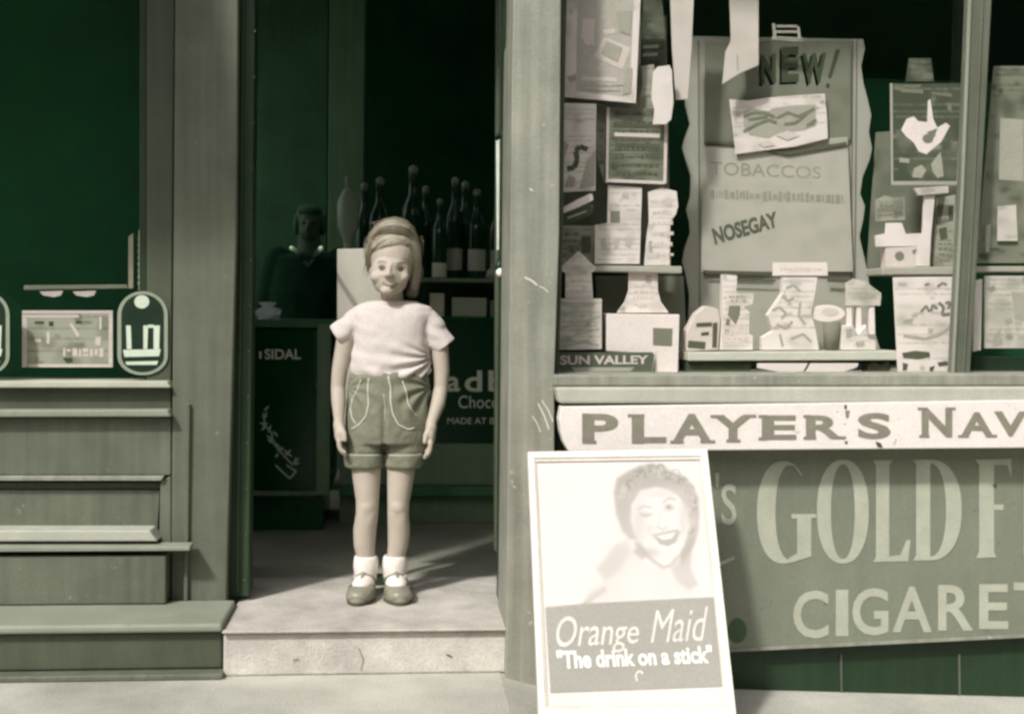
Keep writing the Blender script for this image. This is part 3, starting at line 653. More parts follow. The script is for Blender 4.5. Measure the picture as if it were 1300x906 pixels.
# scribbled showcard with crinkled border
c = card('crinkled_ticket', 'white ticket with dark scrawl and crinkled border pinned under the word NEW', 'ticket', [(926, 126), (950, 128), (975, 124), (1000, 122), (1047, 119), (1050, 150), (1051, 176), (1010, 186), (970, 191), (934, 196), (930, 160)], Y5-0.03, lt, 0.003)
marks(c, [[(944, 141), (958, 138), (976, 141), (980, 138), (1004, 134), (1036, 133), (1036, 160), (1020, 166), (990, 169), (976, 176), (952, 172), (944, 160)]], Y5-0.03, gy, 0.001, 'grey_field')
mb = MB()
for q in [[(944, 148), (958, 143), (974, 144), (984, 149)], [(944, 167), (962, 157), (976, 152), (986, 156)], [(986, 150), (1000, 143), (1014, 148), (1034, 138)], [(996, 158), (1010, 156), (1024, 145)], [(1024, 160), (1036, 152), (1030, 158)], [(950, 152), (975, 148)]]: seg(mb, q, 3.6, Y5-0.03, 0.0022)
mb.build('scrawl', M('scrawl_ink', (128, 130, 112), k=0.95, bump=0), c)
marks(c, [[(940, 132), (955, 135), (950, 140)], [(985, 172), (1000, 166), (1015, 172), (1000, 178)], [(1038, 126), (1046, 124), (1043, 130)], [(962, 182), (975, 178), (985, 184), (970, 187)]], Y5-0.03, lt2, 0.003, 'crinkle')
# hanging papers
c = card('torn_paper', 'torn white paper hanging from the top in front of the NEW sign', 'paper', [(925, -30), (963, -30), (963, 83), (940, 93), (917, 107), (921, 66), (928, 52)], Y4, lt2, 0.002)
seg_ = MB(); seg(seg_, [(936, 70), (937, 90)], 2, Y4, 0.001); seg_.build('fold_line', gy, c)
c = card('price_clip', 'small pale clip sign above the word NEW', 'sign', [(981, 46), (1018, 48), (1019, 53), (981, 51)], Y4+0.03, gy, 0.01)
marks(c, [R4(986, 32, 1012, 35), R4(985, 39, 1014, 42), [(980, 30), (984, 30), (986, 50), (982, 50)], [(1012, 34), (1015, 34), (1017, 50), (1013, 50)]], Y4+0.03, gy, 0.003, 'wire')
# top-left framed showcard
c = card('packet_showcard', 'large pale showcard picturing a tilted packet, in the top window corner', 'showcard', [(720, -40), (815, -40), (807, 131), (717, 123)], Y2, lt, 0.004)
marks(c, [[(734, -30), (806, -30), (799, 123), (731, 116)]], Y2, M('showcard_grey', (194, 188, 176), k=0.95, var=0.07, scale=20), 0.001, 'field')
marks(c, [[(767, 47), (801, 61), (790, 88), (753, 72)], [(740, 24), (755, 24), (754, 57), (744, 57), (738, 46)], [(738, 97), (783, 99), (783, 104), (738, 102)], [(765, 38), (780, 36), (782, 42), (768, 45)]], Y2, lt2, 0.0016, 'picture')
marks(c, [[(770, 52), (790, 61), (784, 79), (763, 68)], [(782, 14), (802, 14), (800, 45), (786, 40)], [(794, 88), (803, 86), (801, 118), (790, 120), (792, 104)]], Y2, gy, 0.0028, 'picture_shade')
scribble(c, 737, 105, 790, 118, 2, Y2, gy, 9, off=0.003)
c = card('paper_pennant', 'pale paper pennant hanging beside the packet showcard', 'pennant', [(850, -30), (882, -30), (878, 60), (873, 126), (858, 127), (853, 60)], Y3, lt2, 0.002)
c = card('white_bottle_cutout', 'white rounded cutout in front of the pale pennant', 'cutout', [(829, 92), (835, 85), (850, 83), (853, 90), (855, 130), (852, 152), (845, 158), (829, 158), (831, 140), (827, 125)], Y2, lt, 0.003)
c = card('striped_packet', 'dark striped packet hanging between showcard and pennant', 'packet', [(816, -10), (840, -10), (846, 55), (838, 82), (815, 82)], Y4, dk, 0.02)
marks(c, [[(816, 58), (836, 57), (836, 61), (816, 62)], [(816, 68), (835, 67), (835, 71), (816, 72)]], Y4, gy, name='stripe')
c = card('figure_cutout', 'grey cutout figure with a dark skirt behind the white cutout', 'cutout', [(815, 84), (830, 82), (836, 110), (832, 140), (826, 152), (806, 146), (800, 136), (812, 128), (816, 108)], Y3, gy, 0.003)
marks(c, [[(812, 126), (822, 120), (821, 138), (814, 142)], [(798, 136), (812, 144), (828, 146), (826, 152), (806, 149)], [(792, 130), (798, 130), (797, 137), (792, 136)]], Y3, gy2, name='dark_shape')
card('grey_backing_card', 'mid grey card at the back behind the left-hand group of showcards', 'card', [(712, 20), (846, 20), (852, 345), (708, 345)], Y4+0.05, gy2, 0.003)
# second row
c = card('price_list', 'grey price list with faded print under the packet showcard', 'notice', [(772, 136), (848, 138), (845, 234), (769, 232)], Y3-0.01, gy2, 0.003)
marks(c, [[(770, 136), (774, 136), (772, 232), (769, 232)], [(844, 138), (848, 138), (846, 233), (842, 233)], [(770, 227), (843, 230), (843, 234), (770, 231)], [(780, 168), (838, 170), (838, 175), (780, 173)]], Y3-0.01, lt2, name='border')
scribble(c, 779, 140, 836, 226, 8, Y3-0.01, ink, 21, wd=4)
marks(c, [[(778, 156), (838, 158), (838, 163), (778, 161)], [(782, 181), (838, 183), (838, 188), (782, 186)]], Y3-0.01, ink, 0.002, 'printed_line')
c = card('white_showcard', 'white showcard with a dark looped packet picture, close against the pilaster', 'showcard', [(716, 131), (757, 132), (756, 242), (712, 244)], Y2, lt, 0.003)
marks(c, [[(712, 176), (722, 184), (715, 205), (712, 205)], [(722, 222), (731, 226), (728, 238), (716, 238)], [(745, 205), (756, 190), (755, 236), (735, 240)]], Y2, gy, name='shade')
mb = MB(); seg(mb, [(746, 190), (736, 186), (731, 192), (733, 203), (729, 213), (720, 214)], 6.5, Y2, 0.0016); mb.build('looped_picture', ink, c)
c = card('narrow_card', 'narrow grey card behind the white looped-picture showcard', 'card', [(757, 132), (769, 134), (767, 232), (758, 200)], Y3+0.01, gy, 0.002)
c = tag(MB().prism([(713, 264), (735, 252), (752, 245), (754, 254), (736, 263), (715, 271)], Y1, 0.02).build('paper_tube', lt, bevel=0.004), 'white paper tube lying tilted above the dark oval tin', 'tube')
c = tag(MB().prism([(715, 272), (735, 264), (751, 258), (755, 262), (751, 272), (733, 281), (715, 284), (711, 280)], Y1, 0.03).build('oval_tin', dk, bevel=0.004), 'dark oval tin under the white paper tube by the pilaster', 'tin')
marks(c, [[(720, 276), (744, 267), (745, 269), (721, 278)]], Y1, gy, name='band')
c = card('tall_white_card', 'tall white card with small dark square, on the shelf beside the shield card', 'card', [(772, 235), (815, 238), (812, 335), (755, 335), (755, 286), (771, 283)], Y3, lt, 0.003)
marks(c, [[(775, 268), (787, 268), (787, 283), (775, 283)]], Y3, gy2, name='square')
marks(c, [[(762, 304), (768, 301), (771, 316), (764, 318)], [(778, 305), (788, 303), (785, 314), (780, 318)], [(796, 300), (804, 303), (800, 316), (793, 312)], [(790, 246), (798, 246), (798, 252), (790, 252)]], Y3, M('soft_print', (200, 194, 182), k=0.95), name='print')
c = card('grey_picture_card', 'grey picture card behind the house-shaped cutout', 'card', [(709, 286), (756, 287), (756, 336), (709, 335)], Y3+0.015, gy, 0.003)
marks(c, [[(738, 300), (750, 300), (750, 320), (738, 322)]], Y3+0.015, ink, name='dark_shape'); scribble(c, 712, 292, 737, 330, 4, Y3+0.015, gy2, 4, wd=4)
c = card('shield_card', 'white shield-topped card standing on the shelf right of the tall white card', 'card', [(823, 244), (840, 238), (859, 243), (861, 262), (858, 272), (851, 282), (850, 337), (818, 337), (821, 300), (824, 282)], Y3, lt, 0.004)
scribble(c, 826, 250, 855, 330, 6, Y3, lt2, 31, wd=5); marks(c, [R4(824, 306, 828, 320)], Y3, gy, name='mark')
tag(MB().prism([(752, 337), (866, 338), (866, 347), (752, 344)], Y3-0.02, 0.10).build('display_shelf', gy, bevel=0.003), 'short grey shelf carrying the shield card and the tall white card', 'shelf')
c = card('house_cutout', 'white house-shaped cutout with pointed top near the pilaster', 'cutout', [(735, 319), (756, 339), (756, 343), (751, 346), (753, 379), (718, 379), (718, 346), (711, 343), (712, 339)], Y2, lt, 0.006)
marks(c, [[(733, 326), (742, 337), (726, 336)]], Y2, lt2, name='print'); scribble(c, 723, 345, 748, 374, 4, Y2, lt2, 8, wd=3)
c = card('striped_card', 'pale card with slanting stripes under the house-shaped cutout', 'card', [(709, 379), (764, 379), (764, 443), (708, 444)], Y1+0.02, lt2, 0.012)
mb = MB()
for q, wd in [([(710, 384), (730, 388), (755, 386)], 6), ([(709, 418), (735, 410), (762, 402)], 3), ([(709, 432), (735, 424), (761, 417)], 2), ([(710, 399), (740, 396)], 2), ([(715, 440), (740, 434), (760, 438)], 3)]: seg(mb, q, wd, Y1+0.02, 0.0012)
mb.build('stripe', gy, c)
c = card('bell_cutout', 'white bell-shaped cutout standing behind the plain white box', 'cutout', [(798, 345), (835, 345), (835, 368), (839, 383), (849, 397), (783, 397), (793, 383), (798, 368)], Y3, lt, 0.004)
scribble(c, 803, 350, 830, 390, 5, Y3, lt2, 12, wd=4); marks(c, [R4(820, 350, 827, 359)], Y3, gy, name='mark')
c = tag(MB().prism([(770, 398), (863, 399), (861, 474), (831, 474), (831, 450), (770, 446)], Y1+0.03, 0.06).build('white_box', lt, bevel=0.003), 'plain white box with a dark square label in the window corner', 'box')
marks(c, [[(829, 416), (854, 417), (853, 439), (829, 438)]], Y1+0.03, gy2, name='square_label')
marks(c, [[(831, 446), (833, 446), (833, 474), (831, 474)]], Y1+0.03, lt2, 0.002, 'edge_line')
c = card('name_strip', 'dark strip lettered SUN VALLEY along the foot of the window', 'sign', [(706, 447), (829, 447), (828, 473), (705, 474)], Y1+0.01, M('strip_green', (92, 102, 82), k=0.95), 0.004)
mb = MB(); text(mb, 'SUN VALLEY', [(711, 451), (823, 451), (823, 462), (711, 463)], Y1+0.01, 0.0014, 0.03); mb.build('lettering', lt2, c)
marks(c, [[(725, 466), (806, 466), (800, 471), (730, 472)]], Y1+0.01, gy, name='flourish')
c = card('grey_backcard', 'plain grey-green card in the gap behind the bell-shaped cutout', 'card', [(756, 350), (868, 350), (872, 445), (760, 445)], Y5-0.05, gy2, 0.003)
# centre foot: glass shelf and small goods
tag(MB().prism([(874, 447), (1140, 445), (1142, 457), (874, 458)], Y1+0.01, 0.17).build('display_shelf', M('pale_shelf', (200, 200, 184), var=0.06), bevel=0.003), 'long pale shelf across the foot of the window carrying the small goods', 'shelf')
tag(MB().prism([(873, 459), (954, 459), (954, 473), (873, 473)], Y1+0.03, 0.10).build('dark_box', dk, bevel=0.003), 'long dark box under the end of the pale shelf', 'box')
c = card('folded_paper', 'folded white paper under the long shelf, beside the dark box', 'paper', [(962, 461), (1026, 461), (1020, 471), (1000, 474), (962, 467)], Y1+0.01, lt, 0.008)
c = card('folded_paper', 'folded white paper under the long shelf, nearer the mullion', 'paper', [(1030, 461), (1090, 461), (1088, 466), (1066, 474), (1022, 474)], Y1+0.01, lt, 0.008)
c = tag(MB().prism([(1102, 462), (1112, 459), (1118, 463), (1128, 458), (1132, 466), (1128, 474), (1102, 474)], Y1+0.04, 0.05).build('dark_parcel', ink, bevel=0.002), 'small dark crumpled parcel under the shelf next to the tall white poster', 'parcel')
c = card('small_white_sign', 'small blank-looking white sign raised above the small goods', 'sign', [(981, 333), (1050, 333), (1051, 350), (981, 350)], Y3, lt, 0.004)
scribble(c, 988, 338, 1044, 345, 1, Y3, lt2, 77, wd=4)
def goods(nm, lb, cat_, pts, P, m_, th=0.03, **k):
    o = tag(MB().prism(pts, P, th).build(nm, m_, bevel=0.0015), lb, cat_, **k); CARDS.append((o, pts, P, m_.name)); return o
g1 = goods('tall_carton', 'tall white carton with a grey window, first of the small goods after the stacked tins', 'carton', [(918, 348), (936, 350), (935, 372), (957, 372), (956, 386), (944, 390), (952, 396), (951, 424), (956, 426), (956, 444), (914, 444), (917, 400)], Y2, lt)
marks(g1, [[(926, 388), (940, 388), (939, 400), (934, 412), (924, 400)], [(922, 405), (927, 405), (925, 424), (920, 424)]], Y2, gy2, name='window'); scribble(g1, 925, 374, 948, 384, 2, Y2, gy, 3, wd=3)
scribble(g1, 920, 412, 950, 440, 4, Y2, lt2, 13, wd=5)
g2 = goods('display_carton', 'large white display carton with curly print under the small white sign', 'carton', [(995, 352), (1038, 352), (1035, 372), (1030, 398), (1036, 420), (1040, 444), (968, 444), (968, 428), (982, 420), (975, 400), (986, 384), (994, 372)], Y2, lt)
mb = MB()
for q in [[(998, 366), (1008, 362), (1016, 370)], [(994, 376), (1000, 382), (1008, 378)], [(980, 394), (990, 390), (998, 398), (992, 404)], [(986, 412), (998, 417), (1006, 408)], [(1016, 384), (1014, 400), (1022, 412)], [(990, 424), (994, 440)], [(1004, 430), (1020, 424), (1030, 434)]]: seg(mb, q, 3.2, Y2, 0.0014)
mb.build('curly_print', gy, g2)
g3 = tag(MB().prism(circ(1050, 398, 23, 11, 24), Y2+0.01, 0.012).build('oval_dish', lt, bevel=0.002), 'white oval dish standing on edge over the grey tumbler', 'dish')
MB().sheet(circ(1054, 396, 11, 5, 16), Y2+0.01, 0.001).build('dish_print', lt2, g3)
pz = hit(1055, 444, Y2+0.01); pt = hit(1055, 409, Y2+0.01)
tag(MB().lathe([(0.019, 0), (0.024, pt.z-pz.z)], pz, 18).build('tumbler', gy2, smooth=True), 'grey tumbler under the oval dish', 'tumbler')
g4 = goods('counter_sign', 'white shop-goods sign with curved top on a forked stand, right of the dish', 'sign', [(1074, 359), (1084, 354), (1100, 358), (1110, 366), (1119, 372), (1118, 388), (1074, 388)], Y2, lt2, 0.006)
mb2 = MB(); seg(mb2, [(1090, 372), (1100, 376), (1112, 374)], 4, Y2, 0.0012); mb2.build('print', gy, g4)
mb3 = MB()
for x0, x1 in [(1076, 1081), (1088, 1093), (1104, 1110)]: mb3.prism([(x0, 388), (x1, 388), (x1+1, 424), (x0-1, 424)], Y2+0.004, 0.008)
mb3.build('stand', lt, g4)
g5 = goods('scalloped_box', 'low white box with dished front at the foot of the forked stand', 'box', [(1070, 414), (1082, 412), (1090, 424), (1100, 412), (1102, 430), (1112, 432), (1112, 444), (1068, 444)], Y2-0.01, lt)
marks(g5, [[(1074, 418), (1082, 416), (1082, 428), (1075, 430)], [(1086, 434), (1098, 433), (1096, 440), (1088, 441)]], Y2-0.01, gy, name='print')
g6 = tag(MB().prism([(884, 398), (896, 388), (912, 392), (915, 408), (912, 444), (872, 446), (872, 420)], Y2, 0.05).build('stacked_tins', lt2, bevel=0.003), 'pale tins in a stack with dark bands by the first carton', 'tins')
marks(g6, [[(884, 410), (904, 409), (904, 414), (884, 415)], [(905, 410), (911, 409), (910, 441), (904, 441)], [(874, 432), (896, 434), (895, 443), (873, 441)], [(890, 422), (900, 421), (900, 425), (890, 426)]], Y2, ink, name='band')
# right-hand group
card('grey_backing_card', 'plain mid grey card filling the back between the wavy panel and the mullion', 'card', [(1112, 168), (1228, 160), (1215, 347), (1100, 347)], Y5+0.03, gy2, 0.003)
c = card('framed_poster', 'dark framed poster with a white bird-like packet, beside the mullion', 'poster', [(1130, 106), (1224, 106), (1216, 235), (1131, 235)], Y3, M('poster_dark', (80, 88, 68), k=0.95, var=0.15), 0.004)
marks(c, [[(1130, 106), (1133, 106), (1134, 232), (1131, 232)], [(1221, 112), (1224, 112), (1217, 232), (1214, 232)], [(1131, 230), (1216, 230), (1216, 235), (1131, 235)]], Y3, gy, name='frame_line')
marks(c, [[(1144, 165), (1151, 151), (1160, 148), (1166, 154), (1177, 155), (1178, 128), (1181, 126), (1185, 152), (1190, 162), (1201, 156), (1206, 160), (1195, 180), (1176, 196), (1166, 192), (1160, 181), (1150, 173)]], Y3, lt, 0.0012, 'packet_picture')
marks(c, [circ(1178, 176, 7, 6, 12), [(1176, 168), (1190, 163), (1186, 175)]], Y3, gy2, 0.002, 'packet_mark')
marks(c, [[(1160, 214), (1170, 209), (1176, 216), (1170, 226), (1158, 225)], [(1182, 208), (1194, 193), (1196, 205), (1198, 224), (1190, 226), (1184, 218)], [(1142, 200), (1155, 202), (1154, 207), (1142, 206)]], Y3, gy, name='grey_mark')
marks(c, [[(1144, 112), (1172, 114), (1172, 119), (1144, 117)], [(1146, 102+6), (1170, 108), (1168, 111), (1146, 111)], [(1182, 117), (1208, 119), (1208, 123), (1184, 120)], [(1202, 130), (1208, 133), (1208, 142), (1203, 140)]], Y3, gy2, 0.0014, 'faint_print')
c = card('dim_card', 'dim dark card standing above the framed poster', 'card', [(1154, 74), (1182, 74), (1186, 104), (1150, 104)], Y4, dk, 0.004)
c = card('white_stand', 'white cross-shaped display stand below the framed poster', 'stand', [(1174, 248), (1187, 248), (1182, 298), (1180, 338), (1163, 338), (1165, 313), (1113, 313), (1112, 299), (1125, 296), (1126, 283), (1145, 283), (1150, 297), (1172, 296)], Y2, lt, 0.01)
c = card('overhang_strip', 'short pale strip card across the top of the cross-shaped stand', 'card', [(1160, 239), (1204, 236), (1204, 245), (1166, 248)], Y2-0.01, lt2, 0.01)
c = card('patterned_card', 'grey patterned card between the cross-shaped stand and the mullion', 'card', [(1190, 252), (1213, 247), (1212, 338), (1184, 338)], Y3-0.01, gy, 0.003)
marks(c, [[(1190, 252), (1200, 250), (1194, 285), (1188, 285)], [(1192, 290), (1202, 288), (1203, 303), (1194, 305)], [(1204, 262), (1211, 260), (1210, 280), (1204, 281)]], Y3-0.01, ink, name='pattern'); scribble(c, 1190, 306, 1209, 334, 4, Y3-0.01, gy2, 55, wd=3)
c = card('scalloped_card', 'grey scalloped card over the arm of the cross-shaped stand', 'card', [(1112, 254), (1124, 248), (1136, 252), (1148, 250), (1149, 279), (1112, 281)], Y3, gy, 0.003)
scribble(c, 1114, 258, 1146, 276, 3, Y3, gy2, 56, wd=4)
c = tag(MB().prism([(1125, 315), (1165, 313), (1164, 339), (1125, 340)], Y2, 0.04).build('small_box', lt2, bevel=0.002), 'small pale box with a dark spot under the arm of the cross-shaped stand', 'box')
marks(c, [circ(1142, 325, 6, 6, 10), [(1158, 318), (1164, 316), (1160, 324)]], Y2, gy2, name='spot')
tag(MB().prism([(1120, 340), (1216, 338), (1215, 349), (1120, 349)], Y2-0.02, 0.12).build('display_shelf', gy, bevel=0.003), 'grey shelf under the cross-shaped stand', 'shelf')
c = card('tall_white_poster', 'white poster with dark scrawled lettering standing at the foot of the mullion', 'poster', [(1134, 352), (1214, 351), (1210, 473), (1140, 474)], Y1, lt, 0.004)
mb = MB(); 
for q, wd in [([(1169, 396), (1176, 388), (1180, 396)], 3), ([(1182, 395), (1184, 387), (1190, 392)], 3.5), ([(1192, 384), (1198, 390), (1196, 400), (1206, 398)], 4), ([(1200, 385), (1206, 383), (1204, 392)], 3.5), ([(1174, 362), (1180, 360)], 3), ([(1190, 364), (1197, 359), (1202, 362)], 3)]: seg(mb, q, wd, Y1, 0.0014)
mb.build('scrawl', gy2, c)
marks(c, [[(1145, 448), (1162, 445), (1180, 447), (1181, 453), (1165, 456), (1147, 454)], [(1146, 460), (1153, 462), (1151, 470), (1146, 470)], [(1190, 460), (1202, 458), (1204, 463), (1192, 465)], [(1180, 466), (1187, 464), (1184, 472), (1180, 472)]], Y1, ink, 0.0016, 'dark_print')
marks(c, [[(1147, 406), (1160, 404), (1158, 410), (1147, 411)], [(1147, 424), (1175, 428), (1195, 421), (1208, 412), (1208, 417), (1192, 427), (1172, 432), (1147, 428)]], Y1, gy, 0.0015, 'grey_print')
# second window, beyond the mullion
c = card('upright_strip', 'white upright strip just beyond the mullion', 'card', [(1238, 356), (1247, 354), (1245, 444), (1236, 446)], Y1, lt, 0.006)
c = tag(MB().prism([(1236, 338), (1900, 336), (1900, 347), (1236, 345)], Y2-0.01, 0.12).build('display_shelf', gy, bevel=0.003), 'grey shelf in the window beyond the mullion', 'shelf')
c = card('large_grey_card', 'large grey card under the shelf beyond the mullion', 'card', [(1250, 350), (1330, 350), (1330, 442), (1250, 442)], Y2, lt2, 0.004)
marks(c, [[(1262, 425), (1270, 418), (1274, 438), (1260, 440)], [(1284, 370), (1310, 372), (1308, 410), (1288, 405)]], Y2, gy, name='print')
c = card('tall_grey_poster', 'tall grey poster above the shelf beyond the mullion', 'poster', [(1262, 84), (1330, 84), (1330, 334), (1240, 334)], Y2, gy2, 0.004)
marks(c, [[(1270, 150), (1300, 152), (1300, 230), (1268, 228)], [(1252, 286), (1258, 284), (1256, 320), (1251, 320)]], Y2, gy, name='print')
c = card('pale_ticket', 'pale ticket on the tall grey poster beyond the mullion', 'ticket', [(1267, 262), (1290, 260), (1292, 306), (1266, 306)], Y2-0.01, lt2, 0.002)
tag(MB().prism([(1236, 452), (1330, 452), (1330, 473), (1234, 473)], Y2, 0.05).build('dark_box', paint_g, bevel=0.003), 'dark green box at the foot of the window beyond the mullion', 'box')

# soft printing over the cards: mottled colour, picture shapes and rows of worn small print
TONE = {'white_card': 226, 'pinkish_card': 204, 'grey_card': 166, 'mid_grey_card': 128, 'dark_print': 74, 'poster_dark': 78, 'panel_card': 182, 'crepe_board': 172}
BUSY = {'paper_pennant': 0.25, 'torn_paper': 0.25, 'white_bottle_cutout': 0.35, 'wavy_panel': 0.2, 'lower_panel_card': 0.25, 'new_sign': 0.3, 'white_box': 0.3, 'small_white_sign': 0.4, 'folded_paper': 0.3, 'upright_strip': 0.2, 'white_stand': 0.5, 'grey_backcard': 0.5, 'grey_backing_card': 0.5}
for n_i, (o, pts, P, mn) in enumerate(CARDS):
    if mn not in TONE: continue
    r = random.Random(100+n_i); bz = BUSY.get(o.name.split('.')[0], 1.0); T0 = TONE[mn]
    xs_ = [p[0] for p in pts]; ys_ = [p[1] for p in pts]; x0, x1, y0, y1 = min(xs_), max(xs_), min(ys_), max(ys_); w_, h_ = x1-x0, y1-y0
    dn = -1 if T0 > 110 else 1; ops = []
    for q in range(int(5+w_*h_/500)):
        ops.append(('ell', (r.uniform(x0, x1), r.uniform(y0, y1), r.uniform(4, 14), r.uniform(3, 12)), T0+dn*r.uniform(-6, 50)*bz, r.uniform(2, 5), 0, 0.7))
    if bz > 0.6:
        for q in range(int(2+w_*h_/900)):
            cx, cy, a, b_, th = r.uniform(x0+3, x1-3), r.uniform(y0+3, y1-3), r.uniform(3, 9), r.uniform(2, 6), r.uniform(-.6, .6)
            ops.append(('poly', [(cx+a*math.cos(th+f)*1.0, cy+b_*math.sin(th+f)) for f in (0.6, 2.3, 3.8, 5.6)], T0+dn*r.uniform(30, 80), 0.9, 0, r.uniform(.4, .9)))
        yy = y0+r.uniform(4, 9)
        while yy < y1-4:
            if r.random() < 0.55:
                xx_ = x0+r.uniform(3, 8)
                while xx_ < x1-5:
                    L_ = r.uniform(1.5, 4); ops.append(('line', [(xx_, yy+r.uniform(-.4, .4)), (xx_+L_, yy+r.uniform(-.4, .4))], T0+dn*r.uniform(35, 80), 0.7, r.uniform(.8, 2.0), .7)); xx_ += L_+r.uniform(1.3, 3)
            yy += r.uniform(4.5, 9)
        ops = ops[:150]
    printed(o, pts, P, T0, ops, step=1.3 if w_*h_ < 12000 else 2.2, k=1.04)

# ================================================================== GOODS AND FITTINGS INSIDE THE DOOR
YC = 1.1; fz = ZT
# side counter
p0 = hit(290, 405, YC); p1 = hit(421, 405, YC); pbm = hit(350, 626, YC)
sc_ = thing('side_counter', ((p0.x+p1.x)/2, YC+0.2, fz), 'dark green side counter with glossy panel just inside the doorway', 'counter')
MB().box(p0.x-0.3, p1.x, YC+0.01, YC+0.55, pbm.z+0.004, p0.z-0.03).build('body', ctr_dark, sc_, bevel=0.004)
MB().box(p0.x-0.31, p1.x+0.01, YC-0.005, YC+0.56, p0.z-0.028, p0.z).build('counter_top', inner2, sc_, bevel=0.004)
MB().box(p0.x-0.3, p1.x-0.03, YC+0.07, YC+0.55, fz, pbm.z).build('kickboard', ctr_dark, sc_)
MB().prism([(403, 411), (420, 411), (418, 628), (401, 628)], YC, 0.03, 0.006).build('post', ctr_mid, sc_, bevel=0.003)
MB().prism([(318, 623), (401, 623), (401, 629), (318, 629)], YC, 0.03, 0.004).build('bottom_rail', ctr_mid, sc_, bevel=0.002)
c = card('door_notice', 'dark glossy panel lettered SIDAL with a pale leafy sprig, on the side counter', 'sign', [(322, 418), (399, 418), (398, 620), (321, 620)], YC-0.004, M('gloss_green', (6, 58, 28), k=1.2, rough=0.15), 0.008)
mb = MB(); tr(mb, 'SIDAL', 336, 443, 382, 456, YC-0.004, 0.0015, 0.02); mb.sheet(R4(329, 446, 332, 455), YC-0.004, 0.0015)
mb.build('lettering', cream_in, c)
mb = MB(); r = random.Random(5)
path = [(334, 524), (337, 540), (345, 550), (347, 562), (355, 572), (362, 580), (372, 590)]
for i, (x, y) in enumerate(path):
    for k in range(3):
        a = r.uniform(0, math.pi); x_, y_ = x+r.uniform(-4, 5), y+r.uniform(-6, 6); L = r.uniform(4, 7)
        ca, sa = math.cos(a), math.sin(a)
        mb.sheet([(x_-L*ca, y_-L*sa), (x_+1.8*sa, y_-1.8*ca), (x_+L*ca, y_+L*sa), (x_-1.8*sa, y_+1.8*ca)], YC-0.004, 0.0012+0.0001*(i*3+k))
seg(mb, path, 2.2, YC-0.004, 0.004); seg(mb, [(350, 590), (360, 600), (368, 607), (376, 598), (364, 590)], 2.4, YC-0.004, 0.005)
mb.build('sprig', M('sprig_pale', (190, 205, 180), k=1.0), c)
# paper bag on the side counter
mb = MB(); cpt = hit(341, 406, YC+0.06); cpt.z = p0.z
vs = []; n_ = 12; rr_ = random.Random(11)
for j, (zz, ra) in enumerate([(0.0, 0.030), (0.02, 0.034), (0.035, 0.028), (0.045, 0.016), (0.062, 0.026)]):
    for k in range(n_):
        a = 2*math.pi*k/n_; q = ra*rr_.uniform(0.75, 1.25); vs.append(cpt+Vector((q*math.cos(a)*1.3, q*math.sin(a), zz+rr_.uniform(-.002, .002)*(j > 0))))
fs = [[j*n_+k, j*n_+(k+1) % n_, (j+1)*n_+(k+1) % n_, (j+1)*n_+k] for j in range(4) for k in range(n_)]+[list(range(n_))[::-1], [4*n_+k for k in range(n_)]]
tag(mb.add(vs, fs).build('paper_bag', M('bag_white', (250, 246, 232), k=1.2)), 'small crumpled white paper bag on the side counter', 'bag')
# main counter
YM = 1.3
def zz(y, Y=YM, x=560): return hit(x, y, Y).z
def xx(x, Y=YM, y=500): return hit(x, y, Y).x
mc = thing('main_counter', (xx(570), YM+0.3, fz), 'long shop counter facing the door with a glazed shelf under its top', 'counter')
xl_, xr_ = xx(432), xx(432)+2.6
MB().box(xl_, xr_, YM-0.02, YM+0.6, zz(358), zz(353)).build('counter_top', ctr_mid, mc, bevel=0.003)
MB().box(xl_, xr_, YM+0.16, YM+0.6, zz(405), zz(358)-0.002).box(xl_, xr_, YM+0.002, YM+0.159, zz(405), zz(402)).build('open_shelf', ctr_dark, mc)
MB().box(xl_, xr_, YM, YM+0.6, zz(562), zz(405)-0.002).build('front_panel', ctr_dark, mc)
MB().box(xl_, xr_, YM-0.012, YM+0.6, zz(615), zz(562)-0.002).build('lower_panel', ctr_mid, mc, bevel=0.003)
MB().box(xl_, xr_, YM-0.03, YM+0.6, zz(628), zz(615)-0.002).build('skirting', inner2, mc, bevel=0.003)
MB().box(xl_, xr_, YM+0.01, YM+0.6, fz, zz(628)-0.002).build('kickboard', ctr_mid, mc)
cs = card('chocolate_sign', 'dark advertising panel lettered Cadbury Chocolate on the front of the main counter', 'sign', [(490, 407), (700, 407), (700, 559), (490, 559)], YM-0.006, M('sign_deep_green', (6, 52, 28), k=1.2, rough=0.3), 0.005)
mb = MB()
for ch_, x0, y0, x1, y1 in [('C', 512, 474, 538, 498), ('a', 543, 480, 562, 498), ('B', 567, 478, 583, 497) if False else ('a', 567, 478, 584, 497), ('d', 590, 470, 612, 497), ('b', 620, 470, 642, 497), ('u', 650, 478, 668, 497), ('r', 674, 478, 684, 497), ('y', 688, 478, 706, 504)][2:]: tr(mb, ch_, x0, y0, x1, y1, YM-0.006, 0.0015, 0.02)
tr(mb, 'Chocolate', 582, 502, 662, 518, YM-0.006, 0.0015, 0.0); tr(mb, 'MADE AT BOURNVILLE', 568, 530, 690, 538, YM-0.006, 0.0015, 0.0)
mb.build('lettering', M('sign_cream', (205, 208, 186), k=1.2), cs)
